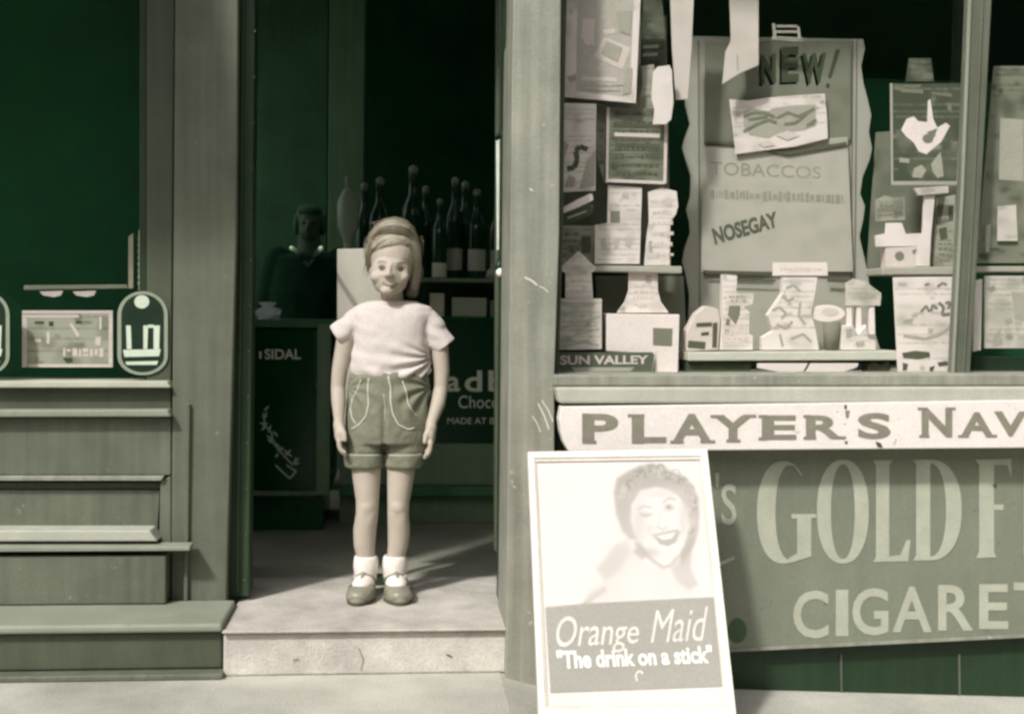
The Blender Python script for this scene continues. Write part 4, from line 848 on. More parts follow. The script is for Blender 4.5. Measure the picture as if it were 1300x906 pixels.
# boxes in the glazed shelf
bx = None
for k, (x0, x1, y0, m_, lb) in enumerate([(545, 563, 372, cream_in, 'upright pale carton at the end of the counter shelf by the girl'), (573, 617, 377, cream_in, 'wide pale box in the middle of the counter shelf'), (622, 652, 380, ctr_mid, 'grey-green box on the counter shelf by the door post')]):
    b_ = MB().box(xx(x0), xx(x1), YM+0.03, YM+0.13, zz(402)+0.001, zz(y0)).build('goods_box', M('box_tone%d' % k, [(210, 205, 180), (176, 180, 158), (120, 140, 115)][k], k=1.0), bevel=0.002)
    tag(b_, lb, 'box', 'boxes on the counter shelf')
# pale carton and decanter behind the girl
zt = zz(356, YM+0.15)
pc = tag(MB().prism([(428, 316), (488, 315), (488, 560), (428, 560)], 0.24, 0.012).build('placard', M('placard_white', (216, 210, 194), k=0.72, rough=0.85, var=0.05), bevel=0.002), 'plain white placard on a post, half hidden behind the girl', 'placard')
pq = hit(466, 500, 0.25)
MB().box(pq.x-.012, pq.x+.012, 0.254, 0.272, ZT, pq.z).build('post', wood_frame, pc); MB().box(pq.x-.03, pq.x+.05, 0.23, 0.33, ZT, ZT+.015).build('foot', wood_frame, pc)
# bottles on the counter
def bottle(x, Y, ytop, ybot_z, rad, label, lab_y=None, mat_=jar_glass, decanter=False):
    base = hit(x, 300, Y); base = Vector((base.x, base.y, ybot_z)); top = hit(x, ytop, Y).z-ybot_z
    o = thing('sweet_jar' if decanter else 'tall_bottle', base, label, 'jar' if decanter else 'bottle', 'bottles along the counter top')
    if decanter: prof = [(rad*.8, 0), (rad, .02), (rad*1.0, top*.2), (rad*.45, top*.3), (rad*.55, top*.36), (rad*1.15, top*.5), (rad*1.2, top*.72), (rad*.8, top*.82), (rad*.35, top*.88)]
    else: prof = [(rad*.9, 0), (rad, .012), (rad, top*.55), (rad*.9, top*.63), (rad*.42, top*.74), (rad*.36, top*.88), (rad*.45, top*.9), (rad*.45, top*.92)]
    MB().lathe(prof, base, 20).build('body', mat_, o, smooth=True)
    MB().lathe([(rad*.3, top*.88 if decanter else top*.92), (rad*.42, top*.95), (rad*.4, top*.98), (rad*.15, top)], base, 14).build('stopper', steel, o, smooth=True)
    if lab_y:
        z1, z0 = hit(x, lab_y[0], Y).z-ybot_z, hit(x, lab_y[1], Y).z-ybot_z
        n_ = 10; vs = []; 
        for zq in (z0, z1):
            for k in range(n_): a = math.radians(-150+120*k/(n_-1)); vs.append(base+Vector(((rad+.0015)*math.cos(a), (rad+.0015)*math.sin(a), zq)))
        MB().add(vs, [[k, k+1, n_+k+1, n_+k] for k in range(n_-1)]).build('paper_label', cream_in, o, smooth=True)
    return o
zc = zz(353)
bottle(442, 1.42, 222, zz(353), 0.036, 'pale cloudy glass jar rising behind the white placard', None, M('cloudy_glass', (196, 204, 182), k=1.0, rough=0.2), True)
bg_m = M('dark_bottle_glass', (22, 74, 44), k=1.0, rough=0.08, var=0.1, spec=0.8)
bottle(482, 1.45, 225, zc, 0.040, 'dark bottle with shiny stopper rising directly behind the hair of the girl', None, bg_m)
bottle(524, 1.50, 210, zc, 0.044, 'dark bottle with the tallest stopper, just past the hair of the girl', None, bg_m)
bottle(558, 1.36, 252, zc, 0.030, 'shorter dark bottle with low square label beside the girl', (334, 352), bg_m)
bottle(577, 1.50, 225, zc, 0.034, 'dark labelled bottle between the short bottle and the one by the door post', (316, 343), bg_m)
bottle(605, 1.48, 240, zc, 0.038, 'dark bottle with wide pale label nearest the door post', (317, 344), bg_m)
bottle(540, 1.62, 236, zc, 0.034, 'dark bottle behind the tallest one, mostly hidden, without label', None, bg_m)
bottle(632, 1.55, 246, zc, 0.034, 'dark bottle partly hidden by the door post', (318, 344), bg_m)
bottle(590, 1.66, 230, zc, 0.036, 'dark bottle in the back row between two labelled bottles', None, bg_m)
bottle(462, 1.60, 232, zc, 0.034, 'dark bottle between the cloudy jar and the hair of the girl', None, bg_m)
tag(MB().lathe([(0.02, 0), (0.028, 0.01), (0.026, 0.03), (0.012, 0.045), (0.006, 0.06)], (hit(626, 350, 1.40).x, 1.40, zc), 14).build('brass_bell', cream_in, smooth=True), 'small pale counter bell beside the last bottle', 'bell')
# back fitment
bf = thing('wall_fitment', (hit(380, 400, 3.0).x, 3.1, fz), 'tall dim panelled fitment against the back wall of the shop', 'cabinet')
xa, xb_, xc = hit(250, 300, 3.0).x, hit(417, 300, 3.0).x, hit(462, 300, 3.0).x
MB().box(xa-0.6, xb_-0.01, 3.0, 3.3, fz, 2.85).build('panel', inner2, bf, bevel=0.004)
MB().box(xb_, xc, 2.94, 3.3, fz, 2.85).build('post', M('fitment_post', (104, 140, 104), k=1.1, streak=0.15), bf, bevel=0.006)
sh_ = thing('back_shelves', (1.6, 3.3, fz), 'rows of dark shelves on the back wall behind the bottles', 'shelves')
mb = MB()
for k in range(3): MB().box(xc+0.02, 2.6, 3.25, 3.6, 0.5+0.36*k, 0.52+0.36*k).build('shelf_board', inner, sh_)
# ================================================================== PEOPLE
def remesh(mb, voxel, smooth_it=4, smooth_f=0.5, disp=None):
    """one continuous skin over overlapping volumes"""
    me = bpy.data.meshes.new('skin'); me.from_pydata([tuple(v) for v in mb.v], [], mb.f)
    bm = bmesh.new(); bm.from_mesh(me); bmesh.ops.recalc_face_normals(bm, faces=bm.faces); bm.to_mesh(me); bm.free()
    ob = bpy.data.objects.new('skin', me); COL.objects.link(ob)
    r = ob.modifiers.new('r', 'REMESH'); r.mode = 'VOXEL'; r.voxel_size = voxel
    s = ob.modifiers.new('s', 'SMOOTH'); s.iterations = smooth_it; s.factor = smooth_f
    bpy.context.view_layer.update()
    m2 = bpy.data.meshes.new_from_object(ob.evaluated_get(bpy.context.evaluated_depsgraph_get()))
    out = MB(); out.v = [v.co.copy() for v in m2.vertices]; out.f = [list(p.vertices) for p in m2.polygons]
    nr = [v.normal.copy() for v in m2.vertices]
    if disp: out.v = [v + n*disp(v) for v, n in zip(out.v, nr)]
    bpy.data.objects.remove(ob); bpy.data.meshes.remove(me); bpy.data.meshes.remove(m2)
    return out
def gs(v, c, s): return math.exp(-((v-c).length_squared)/(2*s*s))
def fract(v, f): return mnoise.noise(v*f)

skin = M('girl_skin', (200, 187, 170), k=0.78, rough=0.6, var=0.04, scale=30, bump=0.05, fine=0.03)
skin.node_tree.nodes['Principled BSDF'].inputs['Subsurface Weight'].default_value = 0.08
skin.node_tree.nodes['Principled BSDF'].inputs['Subsurface Scale'].default_value = 0.01
hairm = M('girl_hair', (138, 130, 108), k=0.55, rough=0.6, var=0.3, scale=60, bump=0.3, stretch=(1, 1, 0.2))
shirtm = M('girl_shirt', (226, 214, 206), k=0.78, rough=0.95, var=0.04, scale=14, bump=0.25, spec=0.1)
shortm = M('girl_shorts', (120, 120, 102), rough=0.9, var=0.10, scale=40, bump=0.3, spec=0.15)
pipem = M('white_piping', (205, 203, 188), k=0.95, rough=0.9)
sockm = M('girl_sock', (244, 234, 224), k=0.82, rough=0.95, bump=0.3)
shoem = M('shoe_leather', (146, 142, 124), k=0.82, rough=0.28, var=0.15, scale=30)
solem = M('shoe_sole', (84, 86, 66), k=0.9, rough=0.7)
darkm = M('eye_dark', (60, 58, 44), k=0.9, rough=0.3, var=0.02, bump=0)
whitem = M('eye_white', (118, 112, 94), k=0.9, rough=0.3, var=0.02, bump=0)
lipm = M('lip_tone', (128, 112, 94), k=0.7, rough=0.5, bump=0)
GY = 0.09
def g(x, y, dy=0.0): p = hit(x, y, GY); return Vector((p.x, GY+dy, p.z))
S = 1/447.0
girl = thing('person', g(488, 764, 0)*1.0, 'little girl in pale top and dark shorts standing on the doorstep', 'person')
girl.location.z = ZT; bpy.context.view_layer.update()
# --- skin: head, neck, arms, hands, legs in one surface
b = MB()
HC = g(498, 330, 0.005)
Rt = Matrix.Rotation(math.radians(-3), 3, 'Y')
b.ell(HC+Vector((0.002, 0.02, 0.012)), (0.068, 0.082, 0.078), Rt, 28, 20)      # skull
b.ell(g(496, 345, -0.018), (0.056, 0.052, 0.052), Rt, 24, 16)                # face
b.ell(g(495, 357, -0.020), (0.049, 0.046, 0.040), Rt, 20, 14)                # jaw
b.ell(g(492.5, 369, -0.050), (0.022, 0.016, 0.014))                         # chin
for x in (479.5, 510): b.ell(g(x, 352, -0.041), (0.021, 0.019, 0.018))       # cheeks
b.chain([g(496, 337, -0.066), g(494, 344, -0.070), g(493.2, 349.5, -0.075)], [0.005, 0.006, 0.0082])
for x in (490, 497): b.ell(g(x, 350.5, -0.072), (0.0062, 0.007, 0.0052))
for x in (471.5, 523): b.ell(g(x, 345, 0.012), (0.008, 0.012, 0.017))
b.caps(g(497, 362, 0.018), g(498, 396, 0.025), 0.030, 0.034)
b.loft([(g(498, y, 0).x+o, GY+0.022, g(498, y).z, rx, ry) for y, rx, ry, o in [(384, .042, .036, 0), (392, .070, .040, 0), (405, .088, .050, 0), (440, .094, .058, 0), (475, .09, .06, 0), (520, .1, .07, -.006), (556, .1, .072, -.01)]])
# arms
def arm(pts, sgn):
    P = [g(*q) for q in pts]
    b.chain(P, [0.027, 0.0255, 0.0225, 0.0205, 0.0205, 0.0150])
arm([(457, 408, .02), (438, 432, .015), (431, 470, .012), (429, 492, .01), (430, 510, -.005), (431, 531, -.022)], -1)
arm([(541, 409, .02), (558, 436, .015), (561, 470, .012), (560, 492, .01), (556, 512, -.005), (548, 534, -.022)], 1)
def hand(w, out, curl):
    """w wrist; out = +1 if the thumb side faces the body on the +X side"""
    HS = 1.18
    pal = w+Vector((out*0.002, -0.006, -0.026))*HS
    b.chain([w, w+Vector((0, -.003, -.012)), pal], [0.0150, 0.0165, 0.0150])
    b.ell(pal+Vector((0, 0, -.004)), (0.0155, 0.026, 0.028), None, 14, 10)
    for k in range(4):
        root = pal+Vector((-out*0.001, -0.0185+k*0.0118, -0.018-(0.003 if k in (1, 2) else 0)))*HS
        L = (0.034, 0.038, 0.035, 0.028)[k]*0.92*HS
        d1 = Vector((out*0.10, -0.02*(1.5-k), -1)).normalized(); d2 = Vector((out*(0.35+curl), -0.03, -1)).normalized(); d3 = Vector((out*(0.9+curl), -0.04, -0.7)).normalized()
        a1 = root+d1*L*.45; a2 = a1+d2*L*.34; a3 = a2+d3*L*.28
        b.chain([root, a1, a2, a3], [0.0073, 0.0069, 0.0064, 0.0057])
    t0 = w+Vector((out*0.006, -0.018, -0.016)); t1 = t0+Vector((out*0.009, -0.010, -0.016)); t2 = t1+Vector((out*0.003, -0.004, -0.018))
    b.chain([t0, t1, t2], [0.0090, 0.0080, 0.0066])
hand(g(431, 533, -.024), 1, 0.2); hand(g(547, 536, -.024), -1, 0.0)
# legs
def leg(pts, rs): b.chain([g(*q) for q in pts], rs)
leg([(464, 560, .02), (465, 600, .012), (466.5, 636, .004), (466, 652, .002), (463, 674, .012), (462.5, 692, .014), (465, 716, .016), (465, 742, .018)], [0.049, 0.041, 0.0325, 0.0315, 0.0330, 0.0305, 0.0230, 0.022])
leg([(510, 560, .02), (509, 600, .012), (506, 636, .004), (505.5, 652, .002), (506.5, 674, .012), (505.5, 692, .014), (501, 716, .016), (500, 742, .018)], [0.049, 0.040, 0.0315, 0.0305, 0.0320, 0.0295, 0.0225, 0.022])
for x in (466.5, 505.5): b.ell(g(x, 643, -.016), (0.021, 0.015, 0.026))
eyeL, eyeR = g(484.8, 340.5, -0.060), g(509.5, 341.5, -0.060)
mouthC = g(496, 361, -0.066)
def dface(v):
    d = 0.0
    if v.z > 0.9:
        d -= 0.0100*gs(v, eyeL, 0.0105) + 0.0100*gs(v, eyeR, 0.0105)
        d += 0.0036*gs(v, eyeL+Vector((0, 0, .017)), 0.010) + 0.0036*gs(v, eyeR+Vector((0, 0, .018)), 0.011)
        d -= 0.002*gs(v, mouthC+Vector((0.018, 0.004, 0)), 0.005)+0.002*gs(v, mouthC+Vector((-0.018, .004, 0)), 0.005)
        d += 0.0022*gs(v, mouthC+Vector((0, 0, -.007)), 0.006)
    if v.z < 0.55: d -= 0.0035*gs(v, g(466.5, 654, -.035), 0.010) + 0.0035*gs(v, g(505.5, 654, -.035), 0.010)
    return d
bm_ = remesh(b, 0.0029, 5, 0.5, dface)
bm_.build('body', skin, girl, smooth=True)
def front(x, y, r0=0.0):
    """nearest skin point under a picture position"""
    return hit(x, y, GY)
from mathutils.bvhtree import BVHTree
bvh = BVHTree.FromPolygons(bm_.v, bm_.f)
def on(bv, x, y, off=0.0, dflt=0.0):
    h = bv.ray_cast(CAM, ray(x, y)); 
    return (h[0]+h[1]*off) if h[0] is not None else g(x, y, dflt)
for x, y in ((484.8, 340.8), (509.5, 341.8)):
    e = on(bvh, x, y)
    eo = MB().ell(e+Vector((0, 0.0058, 0)), (0.0088, 0.0075, 0.0044), None, 16, 10).build('eye', whitem, girl, smooth=True)
    MB().ell(e+Vector((0, -0.0003, 0)), (0.0058, 0.0022, 0.0042), None, 12, 8).build('iris', darkm, eo, smooth=True)
    eb = MB(); eb.tube([on(bvh, x-5.0, y-1.0, 0.0006), on(bvh, x-2, y-3.2, 0.0012), on(bvh, x+2, y-3.2, 0.0012), on(bvh, x+5.0, y-0.8, 0.0006)], [0.0005, 0.0011, 0.0011, 0.0005], 6)
    eb.build('eyelid', M('lid_shade', (140, 126, 104), k=0.8), girl, smooth=True)
    bw = MB(); bw.tube([on(bvh, x-6.5, y-7.2, 0.0003), on(bvh, x-2, y-9.0, 0.0005), on(bvh, x+3, y-9.0, 0.0005), on(bvh, x+6.5, y-7.0, 0.0003)], [0.0006, 0.0014, 0.0014, 0.0006], 6)
    bw.build('eyebrow', M('brow_tone', (168, 154, 132), k=0.75), girl, smooth=True)
mo = MB(); mo.tube([on(bvh, 485.5, 359.2, 0.0002), on(bvh, 490.5, 361.8, 0.0005), on(bvh, 496, 362.8, 0.0007), on(bvh, 501.5, 361.8, 0.0005), on(bvh, 506.5, 359.0, 0.0002)], [0.0007, 0.0016, 0.0020, 0.0016, 0.0007], 7)
mo.tube([on(bvh, 490, 364.3, 0.0001), on(bvh, 496, 365.8, 0.0008), on(bvh, 501.5, 364.3, 0.0001)], [0.0006, 0.0014, 0.0006], 7)
mo.build('mouth', lipm, girl, smooth=True)
ns = MB()
for x in (490.7, 495.6): ns.ell(on(bvh, x, 352.6, -0.0005), (0.0019, 0.0014, 0.0012), None, 8, 6)
ns.build('nostril', M('nostril_tone', (110, 98, 80), k=0.8), girl, smooth=True)
# --- hair: grows out of the head surface outside the face outline, with a short bob at the sides
hb = MB()
hb.ell(HC+Vector((0.002, 0.022, 0.012)), (0.068, 0.082, 0.078), Rt, 28, 20)
hb.ell(g(496, 345, -0.018), (0.056, 0.052, 0.052), Rt, 24, 16); hb.ell(g(495, 357, -0.020), (0.049, 0.046, 0.040), Rt, 20, 14)
hb.chain([g(478, 302, 0.004), g(472.5, 322, 0.006), g(471.5, 338, 0.012), g(474, 350, .022)], [0.018, 0.013, 0.010, 0.006])
hb.chain([g(519, 302, 0.004), g(524.5, 325, 0.010), g(525, 350, 0.020), g(523, 370, .032)], [0.020, 0.0175, 0.016, 0.012])
hb.chain([g(480, 335, .055), g(500, 348, .07), g(522, 345, .055)], [0.03, 0.04, 0.03])
hb.chain([g(482, 293, -0.010), g(491, 289, -0.020), g(502, 288, -0.024), g(511, 290, -0.02), g(519, 295, -0.010)], [0.014, 0.018, 0.020, 0.018, 0.014])
FACE = [(474, 325), (478, 321), (487, 318), (498, 315.5), (509, 313.5), (516, 316), (520, 320), (521.5, 332), (520, 350), (516, 366), (506, 384), (484, 384), (472, 366), (470.5, 345), (471, 332)]
def to_px(v):
    d = v-CAM; z = d.dot(fwd); return PW/2+FOC*d.dot(rt)/z, PH/2-FOC*d.dot(up)/z
def dhair(v):
    if v.y > GY+0.035: return 0.007
    x, y = to_px(v)
    sd_ = float(sdf_poly(np.array([x]), np.array([y]), FACE)[0])
    t = max(0.0, min(1.0, (sd_+1.5)/8.0)); t = t*t*(3-2*t)
    if y > 352 and 474 < x < 514: t = 0
    return -0.006+0.0135*t + 0.0009*t*fract(v, 55)
hm_ = remesh(hb, 0.0030, 6, 0.5, dhair)
hair = hm_.build('hair', hairm, girl, smooth=True)
hbv = BVHTree.FromPolygons(hm_.v, hm_.f)
rs = random.Random(2); st = MB()
def lerp_path(A, B_, t): return [(a[0]*(1-t)+b_[0]*t, a[1]*(1-t)+b_[1]*t) for a, b_ in zip(A, B_)]
def strand(pp, r0=0.00075):
    q = []; o_ = rs.uniform(0.0001, 0.0011); dx_, dy_ = rs.uniform(-.5, .5), rs.uniform(-.5, .5)
    fine = []
    for i in range(len(pp)-1):
        for k in range(3): t = k/3; fine.append((pp[i][0]*(1-t)+pp[i+1][0]*t, pp[i][1]*(1-t)+pp[i+1][1]*t))
    fine.append(pp[-1])
    for x, y in fine:
        h = hbv.ray_cast(CAM, ray(x+dx_, y+dy_))
        if h[0] is None or (h[0]-g(x, y)).length > 0.12: break
        q.append(h[0]+h[1]*o_)
    if len(q) > 4:
        n_ = len(q); sm = [q[0]]+[(q[i-1]+q[i]*2+q[i+1])/4 for i in range(1, n_-1)]+[q[-1]]
        st.tube(sm, [r0*rs.uniform(.7, 1.1)]*(n_-1)+[0.0002], 4, cap=False)
TA = [(521, 287), (512, 281), (500, 279), (487, 281), (475, 290), (466, 302)]; TB = [(519, 305), (508, 304), (497, 303.5), (487, 305), (479, 309), (473, 316)]
def tress(A, B_, n_, tones):
    global st
    for nm, rgb, frac in tones:
        st = MB()
        for k in range(int(n_*frac)): strand(lerp_path(A, B_, rs.random()), 0.0010)
        if st.f: st.build('hair_lock', M(nm, rgb, k=0.68, rough=0.45, var=0.15, scale=60, bump=0), girl, smooth=True)
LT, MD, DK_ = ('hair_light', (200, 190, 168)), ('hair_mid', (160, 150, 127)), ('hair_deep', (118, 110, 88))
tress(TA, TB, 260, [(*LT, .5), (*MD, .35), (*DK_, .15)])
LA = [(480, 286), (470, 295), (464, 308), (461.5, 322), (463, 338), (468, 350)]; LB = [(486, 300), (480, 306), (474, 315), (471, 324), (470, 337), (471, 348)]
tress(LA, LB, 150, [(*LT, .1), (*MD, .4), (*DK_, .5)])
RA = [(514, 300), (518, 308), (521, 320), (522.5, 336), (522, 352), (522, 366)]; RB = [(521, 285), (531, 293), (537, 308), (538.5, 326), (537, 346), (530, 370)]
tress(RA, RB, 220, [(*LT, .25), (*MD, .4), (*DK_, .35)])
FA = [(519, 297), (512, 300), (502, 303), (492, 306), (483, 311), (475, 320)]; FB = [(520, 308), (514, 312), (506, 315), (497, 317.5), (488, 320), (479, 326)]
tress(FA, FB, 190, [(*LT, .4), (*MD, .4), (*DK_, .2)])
st = MB()
for k in range(60):
    side = rs.random() < .5; x0_, y0_ = (rs.uniform(463, 470), rs.uniform(300, 335)) if side else (rs.uniform(528, 537), rs.uniform(296, 345))
    a_ = g(x0_, y0_, rs.uniform(-.005, .03)); dx_ = (-1 if side else 1)*rs.uniform(.002, .009)
    st.tube([a_, a_+Vector((dx_*.7, 0, -.014)), a_+Vector((dx_, .002, -.030)), a_+Vector((dx_*.6, .004, -.044))], [.0008, .0007, .0005, .0002], 4, cap=False)
for k in range(26):
    x0_ = rs.uniform(474, 520); a_ = g(x0_, 281+abs(x0_-499)*.16, rs.uniform(-.02, .02))
    st.tube([a_, a_+Vector((-.006, 0, .004)), a_+Vector((-.014, 0, .004+rs.uniform(-.002, .003)))], [.0008, .0006, .0002], 4, cap=False)
st.build('loose_hair', MATS['hair_mid'], girl, smooth=True)
# --- shirt
sb_ = MB()
def W(y, xl2, xr2, ry, dy=.022): c0, c1 = g(xl2, y), g(xr2, y); return ((c0.x+c1.x)/2, GY+dy, c0.z, (c1.x-c0.x)/2, ry)
sb_.loft([W(381.5, 472, 524, .036), W(384, 462, 534, .044), W(389, 449, 548, .052), W(398, 444, 552, .060), W(412, 444, 549, .067), W(435, 446, 546, .072), W(458, 444, 547, .074), W(470, 443, 547, .075), W(477, 446, 544, .074)], 36)
def sleeve(A, B_, ra, rb, flare):
    a, c_ = g(*A), g(*B_); d = (c_-a).normalized(); u = Vector((0, 1, 0)); v = d.cross(u).normalized(); n_ = 24; vs = []
    for i in range(7):
        t = i/6; p = a.lerp(c_, t); r_ = ra*(1-t)+rb*t
        for k in range(n_):
            q = 2*math.pi*k/n_; rr = r_*(1+0.05*math.sin(5*q+2)*t)
            vs.append(p+v*rr*math.cos(q)+u*rr*0.95*math.sin(q)+d*(flare*math.cos(q)*t))
    fs = [[i*n_+k, i*n_+(k+1) % n_, (i+1)*n_+(k+1) % n_, (i+1)*n_+k] for i in range(6) for k in range(n_)]+[list(range(n_))[::-1], [6*n_+k for k in range(n_)]]
    sb_.add(vs, fs)
sleeve((460, 405, .020), (427, 427, .014), 0.038, 0.0360, 0.0)
sleeve((537, 406, .020), (565, 440, .014), 0.038, 0.0350, 0.0)
sb_.chain([g(472, 401, .022), g(456, 406, .022), g(447, 413, .02)], [0.036, 0.038, 0.037]); sb_.chain([g(523, 402, .022), g(540, 407, .022), g(550, 416, .02)], [0.036, 0.038, 0.037])
F1, F2 = g(540, 462, -.04), g(545, 440, -.04)
def dshirt(v):
    d = 0.0020*fract(v, 16)+0.0014*fract(v+Vector((3, 1, 2)), 38)+0.0012*math.sin((v.z+0.25*v.x+0.012*fract(v, 9))*170)*max(0, fract(v+Vector((1, 5, 2)), 7)+.35)
    p = v; dx, dz = p.x-g(552, 452).x, p.z-g(552, 452).z
    if p.y < GY+0.02:
        # folds that fan down and inward from under the arm
        rr = math.hypot(dx, dz); an = math.atan2(dz, dx)
        wgt = math.exp(-((rr-0.06)/0.075)**2)*max(0, math.cos(an+2.55))**2
        d += 0.0075*math.sin(an*17+rr*18)*wgt
        # vertical drag near left armpit
        wl_ = math.exp(-((p.x-g(449, 430).x)/0.012)**2)*math.exp(-((p.z-g(449, 425).z)/0.05)**2)
        d -= 0.005*wl_
        wr_ = math.exp(-((p.x-g(541, 425).x)/0.010)**2)*math.exp(-((p.z-g(541, 425).z)/0.045)**2)
        d -= 0.004*wr_
        zb_ = p.z-g(495, 474).z
        d += 0.0018*math.sin(p.x*110+1.5*math.sin(p.x*41))*math.exp(-(zb_/0.018)**2)
        d += 0.0016*math.sin((dx*0.8+dz)*95+2*fract(v, 18))*max(0, min(1, (g(495, 440).z-p.z)/0.06))
    return d
sm_ = remesh(sb_, 0.0032, 3, 0.5, dshirt); shirt = sm_.build('shirt', shirtm, girl, smooth=True)
sbv = BVHTree.FromPolygons(sm_.v, sm_.f)
nb = MB(); c0 = g(498, 384.5, .022); ringp = [c0+Vector((0.068*math.cos(a), 0.046*math.sin(a), -0.0085*max(0, -math.sin(a))+0.003)) for a in [2*math.pi*k/36 for k in range(37)]]
nb.tube(ringp, 0.0034, 8, cap=False).build('neckband', M('neckband_chin_shade', (190, 176, 162), k=0.9), shirt, smooth=True)  # band coloured darker than the shirt to stand for the chin's shadow
# --- shorts
hb2 = MB()
hb2.loft([W(471, 447, 541, .071), W(478, 442, 545, .074), W(500, 440, 547, .078), W(525, 438, 546, .080), W(550, 438, 544, .078), W(562, 439, 543, .074)], 36)
def tl(rows):
    hb2.loft([W(*r_) for r_ in rows], 28)
tl([(540, 438, 492, .062), (560, 438, 488, .062), (576, 438, 487, .060), (592, 439, 486, .058)])
tl([(540, 486, 545, .062), (560, 488, 543, .062), (576, 489, 539, .060), (592, 489, 535, .058)])
def dshort(v):
    d = 0.0014*fract(v, 30)+0.0012*fract(v, 60)
    z = v.z
    for (cx_, cy_), s_ in (((545, 492), -1), ((441, 492), 1)):
        c_ = g(cx_, cy_); dx, dz = v.x-c_.x, v.z-c_.z; rr = math.hypot(dx, dz); an = math.atan2(dz, dx*s_*1.0)
        if v.y < GY+.03: d += 0.0048*math.sin(an*10+rr*40)*math.exp(-((rr-.05)/.05)**2)*(1.0 if s_ < 0 else 0.5)
    cr = g(488, 545)
    if v.y < GY: d -= 0.005*math.exp(-((v.x-cr.x)/0.007)**2)*(1/(1+math.exp((v.z-g(488, 512).z)*120)))
    cz = g(488, 575).z
    if z < cz: d += 0.0045
    if abs(z-cz) < 0.003: d -= 0.002
    return d
shm = remesh(hb2, 0.0033, 3, 0.5, dshort); shorts = shm.build('shorts', shortm, girl, smooth=True)
hbv2 = BVHTree.FromPolygons(shm.v, shm.f)
pp = MB()
def pipe(pts, r_=0.0021):
    # smooth the picture path, then lay it on the cloth
    q = []
    for i in range(len(pts)-1):
        for k in range(4):
            t = k/4; q.append((pts[i][0]*(1-t)+pts[i+1][0]*t, pts[i][1]*(1-t)+pts[i+1][1]*t))
    q.append(pts[-1]); P_ = [on(hbv2, x, y, 0.0006, -.06) for x, y in q]
    pp.tube(P_, r_, 6)
pipe([(458, 482), (454, 495), (447, 507), (445, 520), (447, 530), (452, 538)], .0019)
pipe([(468, 480), (467, 495), (468, 512), (465, 528), (457, 538), (446, 545)], .0022)
pipe([(493, 477), (496, 492), (496, 510), (499, 526), (506, 539), (518, 545), (526, 543)], .0024)
pipe([(511, 483), (516, 498), (518, 512), (524, 522), (530, 528)], .0018)
pipe([(487, 500), (489, 520), (488, 535)], .0009)
pipe([(440, 576.5), (452, 577.5), (468, 578), (485, 577.5)], .0012); pipe([(490, 577.5), (505, 578), (520, 578), (536, 576.5)], .0012)
pp.build('piping', pipem, shorts, smooth=True)
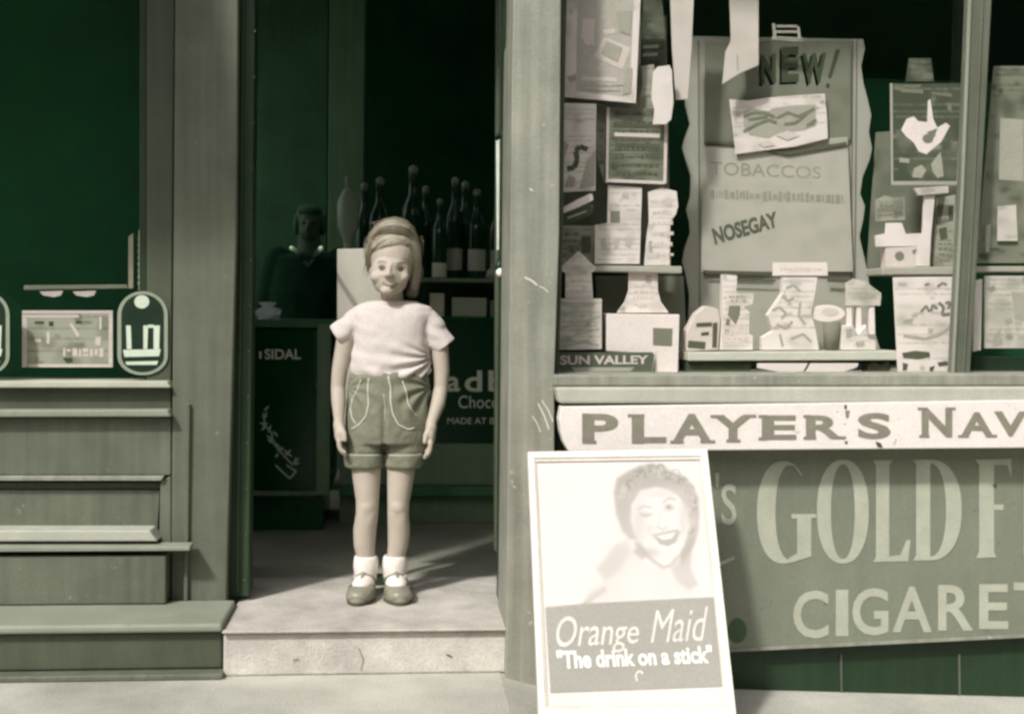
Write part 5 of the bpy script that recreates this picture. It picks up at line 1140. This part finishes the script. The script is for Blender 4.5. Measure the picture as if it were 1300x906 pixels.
# --- socks and shoes
def foot(xc, ank, yaw):
    o = MB(); a = g(*ank)
    R = Matrix.Rotation(yaw, 3, 'Z')
    def q(x, y, z): return Vector((a.x, GY+0.02, ZT))+R @ Vector((x, y, z))
    for z0, rr in ((0.125, .031), ): pass
    so = MB()
    vs = []; n_ = 24; prof = [(0.034, 0.030, 0), (0.050, 0.031, 0), (0.070, .033, 0), (0.085, .0355, .2), (0.100, .0345, .5), (0.110, .0325, .3), (0.114, .030, 0), (0.112, .025, 0)]
    for z, r_, wv in prof:
        for k in range(n_):
            an = 2*math.pi*k/n_; rr2 = r_*(1+0.03*wv*math.sin(7*an)); vs.append(q(rr2*math.cos(an), rr2*math.sin(an)-.002, z+0.002*wv*math.sin(3*an)))
    so.add(vs, [[i*n_+k, i*n_+(k+1) % n_, (i+1)*n_+(k+1) % n_, (i+1)*n_+k] for i in range(len(prof)-1) for k in range(n_)])
    so.ell(q(0, -0.035, 0.040), (0.031, 0.060, 0.026), R, 18, 12)
    sk = so.build('sock', sockm, girl, smooth=True)
    def outline(sc, sy=1.0, dy=0.0):
        pts = []
        for k in range(28):
            an = 2*math.pi*k/28; x = 0.0415*sc*math.cos(an)*(1.0 if math.sin(an) < 0 else 0.82); y = -0.045+0.095*sy*math.sin(an)
            pts.append((x, y+dy))
        return pts
    vs = []
    for z, sc, sy in ((0.0, .98, .99), (0.010, 1.02, 1.01), (0.011, 1.0, 1.0)): vs += [q(x, y, z) for x, y in outline(sc, sy)]
    n_ = 28
    sole = MB().add(vs, [[i*n_+k, i*n_+(k+1) % n_, (i+1)*n_+(k+1) % n_, (i+1)*n_+k] for i in range(2) for k in range(n_)]+[list(range(n_))[::-1], [2*n_+k for k in range(n_)]])
    # upper: toe cap + quarter wall
    up_ = MB(); vs = []; rows = 7
    for i in range(rows):
        t = i/(rows-1)
        for k in range(n_):
            an = 2*math.pi*k/n_; s_ = math.sin(an); x, y = outline(1.0)[k]
            toe = max(0, -s_)
            h = 0.011+(0.030+0.006*toe)*math.sin(t*math.pi/2)
            inn = (0.16+0.30*toe**1.5)*(1-math.cos(t*math.pi/2))
            cy = -0.045
            vs.append(q(x*(1-inn), cy+(y-cy)*(1-inn), h))
    up_.add(vs, [[i*n_+k, i*n_+(k+1) % n_, (i+1)*n_+(k+1) % n_, (i+1)*n_+k] for i in range(rows-1) for k in range(n_)])
    shoe = up_.build('shoe', shoem, girl, smooth=True)
    sole.build('sole', solem, shoe, smooth=False)
    cap = MB().ell(q(0, -0.104, 0.023), (0.036, 0.034, 0.022), R, 20, 12)
    cap.build('toe_cap', shoem, shoe, smooth=True)
    stp = MB(); stp.tube([q(0, -0.090, 0.040), q(0, -0.070, 0.055), q(0, -0.050, 0.064), q(0, -.034, .070)], [0.0065, .0055, .005, .005], 8)
    stp.tube([q(-.033, -.010, .040), q(-.027, -.026, .056), q(0, -.036, .071), q(.027, -.026, .056), q(.033, -.010, .040)], .0048, 8)
    stp.build('strap', shoem, shoe, smooth=True)
    MB().ell(q(0.026 if xc > 480 else -.026, -.031, .058), (.005, .003, .005), R, 10, 6).build('buckle', steel, shoe, smooth=True)
foot(463, (464, 742, .018), math.radians(-9)); foot(501, (501, 742, .018), math.radians(8))

# --- shopkeeper, dim, standing far behind the side counter
KY = 2.3
def k_(x, y, dy=0): p = hit(x, y, KY); return Vector((p.x, KY+dy, p.z))
kd = (KY-CAM.y)/FOC
kp = thing('person', Vector((k_(391, 300).x, KY, fz)), 'dim shopkeeper in dark cardigan with pale V collar behind the side counter', 'person')
b = MB()
b.ell(k_(393, 282, .01), (16*kd, 19*kd, 21*kd), None, 22, 16); b.ell(k_(392, 294, -.012), (12.5*kd, 13*kd, 13*kd), None, 18, 12)
b.ell(k_(392, 288, -.075), (.012, .016, .02)); b.caps(k_(392, 298, .015), k_(392, 322, .02), .05, .056)
sh_z = k_(392, 330).z
for s_ in (-1, 1):
    x0 = k_(392, 330).x
    b.chain([Vector((x0+s_*.13, KY+.02, sh_z)), Vector((x0+s_*.20, KY+.02, sh_z-.27)), Vector((x0+s_*.19, KY-.10, sh_z-.50))], [.048, .042, .028])
    w0 = Vector((x0+s_*.19, KY-.10, sh_z-.52)); b.ell(w0+Vector((0, -.01, -.04)), (.018, .034, .045))
    for q in range(4): b.chain([w0+Vector((0, -.035+q*.018, -.07)), w0+Vector((-s_*.008, -.037+q*.018, -.10)), w0+Vector((-s_*.02, -.037+q*.018, -.125))], [.0095, .009, .007])
    b.chain([w0+Vector((0, -.035, -.02)), w0+Vector((-s_*.012, -.055, -.05)), w0+Vector((-s_*.014, -.058, -.075))], [.011, .010, .008])
    b.chain([Vector((x0+s_*.08, KY+.02, .75)), Vector((x0+s_*.08, KY+.01, .48)), Vector((x0+s_*.08, KY+.03, .17))], [.085, .055, .04])
    b.chain([Vector((x0+s_*.08, KY+.03, .17)), Vector((x0+s_*.09, KY-.10, .15))], [.035, .028])
b.loft([(x0, KY+.02, z, rx, ry) for z, rx, ry in [(sh_z+.03, .06, .05), (sh_z, .15, .08), (sh_z-.15, .165, .10), (sh_z-.4, .15, .10), (.7, .17, .11)]])
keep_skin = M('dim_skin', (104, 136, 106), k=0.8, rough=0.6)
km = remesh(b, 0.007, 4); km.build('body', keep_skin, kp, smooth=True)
kb = BVHTree.FromPolygons(km.v, km.f)
for x in (386.5, 398): 
    p = on(kb, x, 283, 0, 0); MB().ell(p, (.011, .006, .007)).build('eye', darkm, kp, smooth=True)
MB().tube([on(kb, 387, 299, .001), on(kb, 392, 300, .002), on(kb, 397, 299, .001)], [.002, .004, .002], 6).build('mouth', lipm, kp, smooth=True)
hb = MB(); hb.ell(k_(393, 277, .03), (18.5*kd, 20*kd, 19*kd), None, 20, 14); hb.ell(k_(393, 267, -.015), (16*kd, 14*kd, 8*kd), None, 16, 10)
for s_ in (-1, 1): hb.ell(k_(393+s_*16, 284, .02), (.02, .05, .055))
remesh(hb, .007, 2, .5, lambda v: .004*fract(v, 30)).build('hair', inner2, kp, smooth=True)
cg = MB(); cg.loft([(x0, KY+.02, z, rx, ry) for z, rx, ry in [(sh_z+.035, .07, .06), (sh_z+.01, .165, .098), (sh_z-.15, .185, .122), (sh_z-.4, .175, .125), (.72, .19, .135)]])
for s_ in (-1, 1): cg.chain([Vector((x0+s_*.14, KY+.02, sh_z)), Vector((x0+s_*.205, KY+.02, sh_z-.27)), Vector((x0+s_*.195, KY-.08, sh_z-.46))], [.062, .055, .042])
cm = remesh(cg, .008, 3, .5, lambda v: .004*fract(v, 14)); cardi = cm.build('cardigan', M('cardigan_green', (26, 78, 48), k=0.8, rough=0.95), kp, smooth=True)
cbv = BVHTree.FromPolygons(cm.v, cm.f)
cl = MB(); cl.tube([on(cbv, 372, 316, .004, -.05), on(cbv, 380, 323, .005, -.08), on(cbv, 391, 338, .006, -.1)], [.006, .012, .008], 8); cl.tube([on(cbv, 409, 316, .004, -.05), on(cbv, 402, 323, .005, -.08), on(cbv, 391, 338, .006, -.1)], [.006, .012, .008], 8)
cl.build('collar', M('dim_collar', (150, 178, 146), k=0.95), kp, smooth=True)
MB().loft([(x0, KY+.02, z, rx, ry) for z, rx, ry in [(.76, .165, .12), (.6, .20, .15), (.36, .24, .18)]]).build('skirt', M('cardigan_green', (0, 0, 0)), kp, smooth=True)
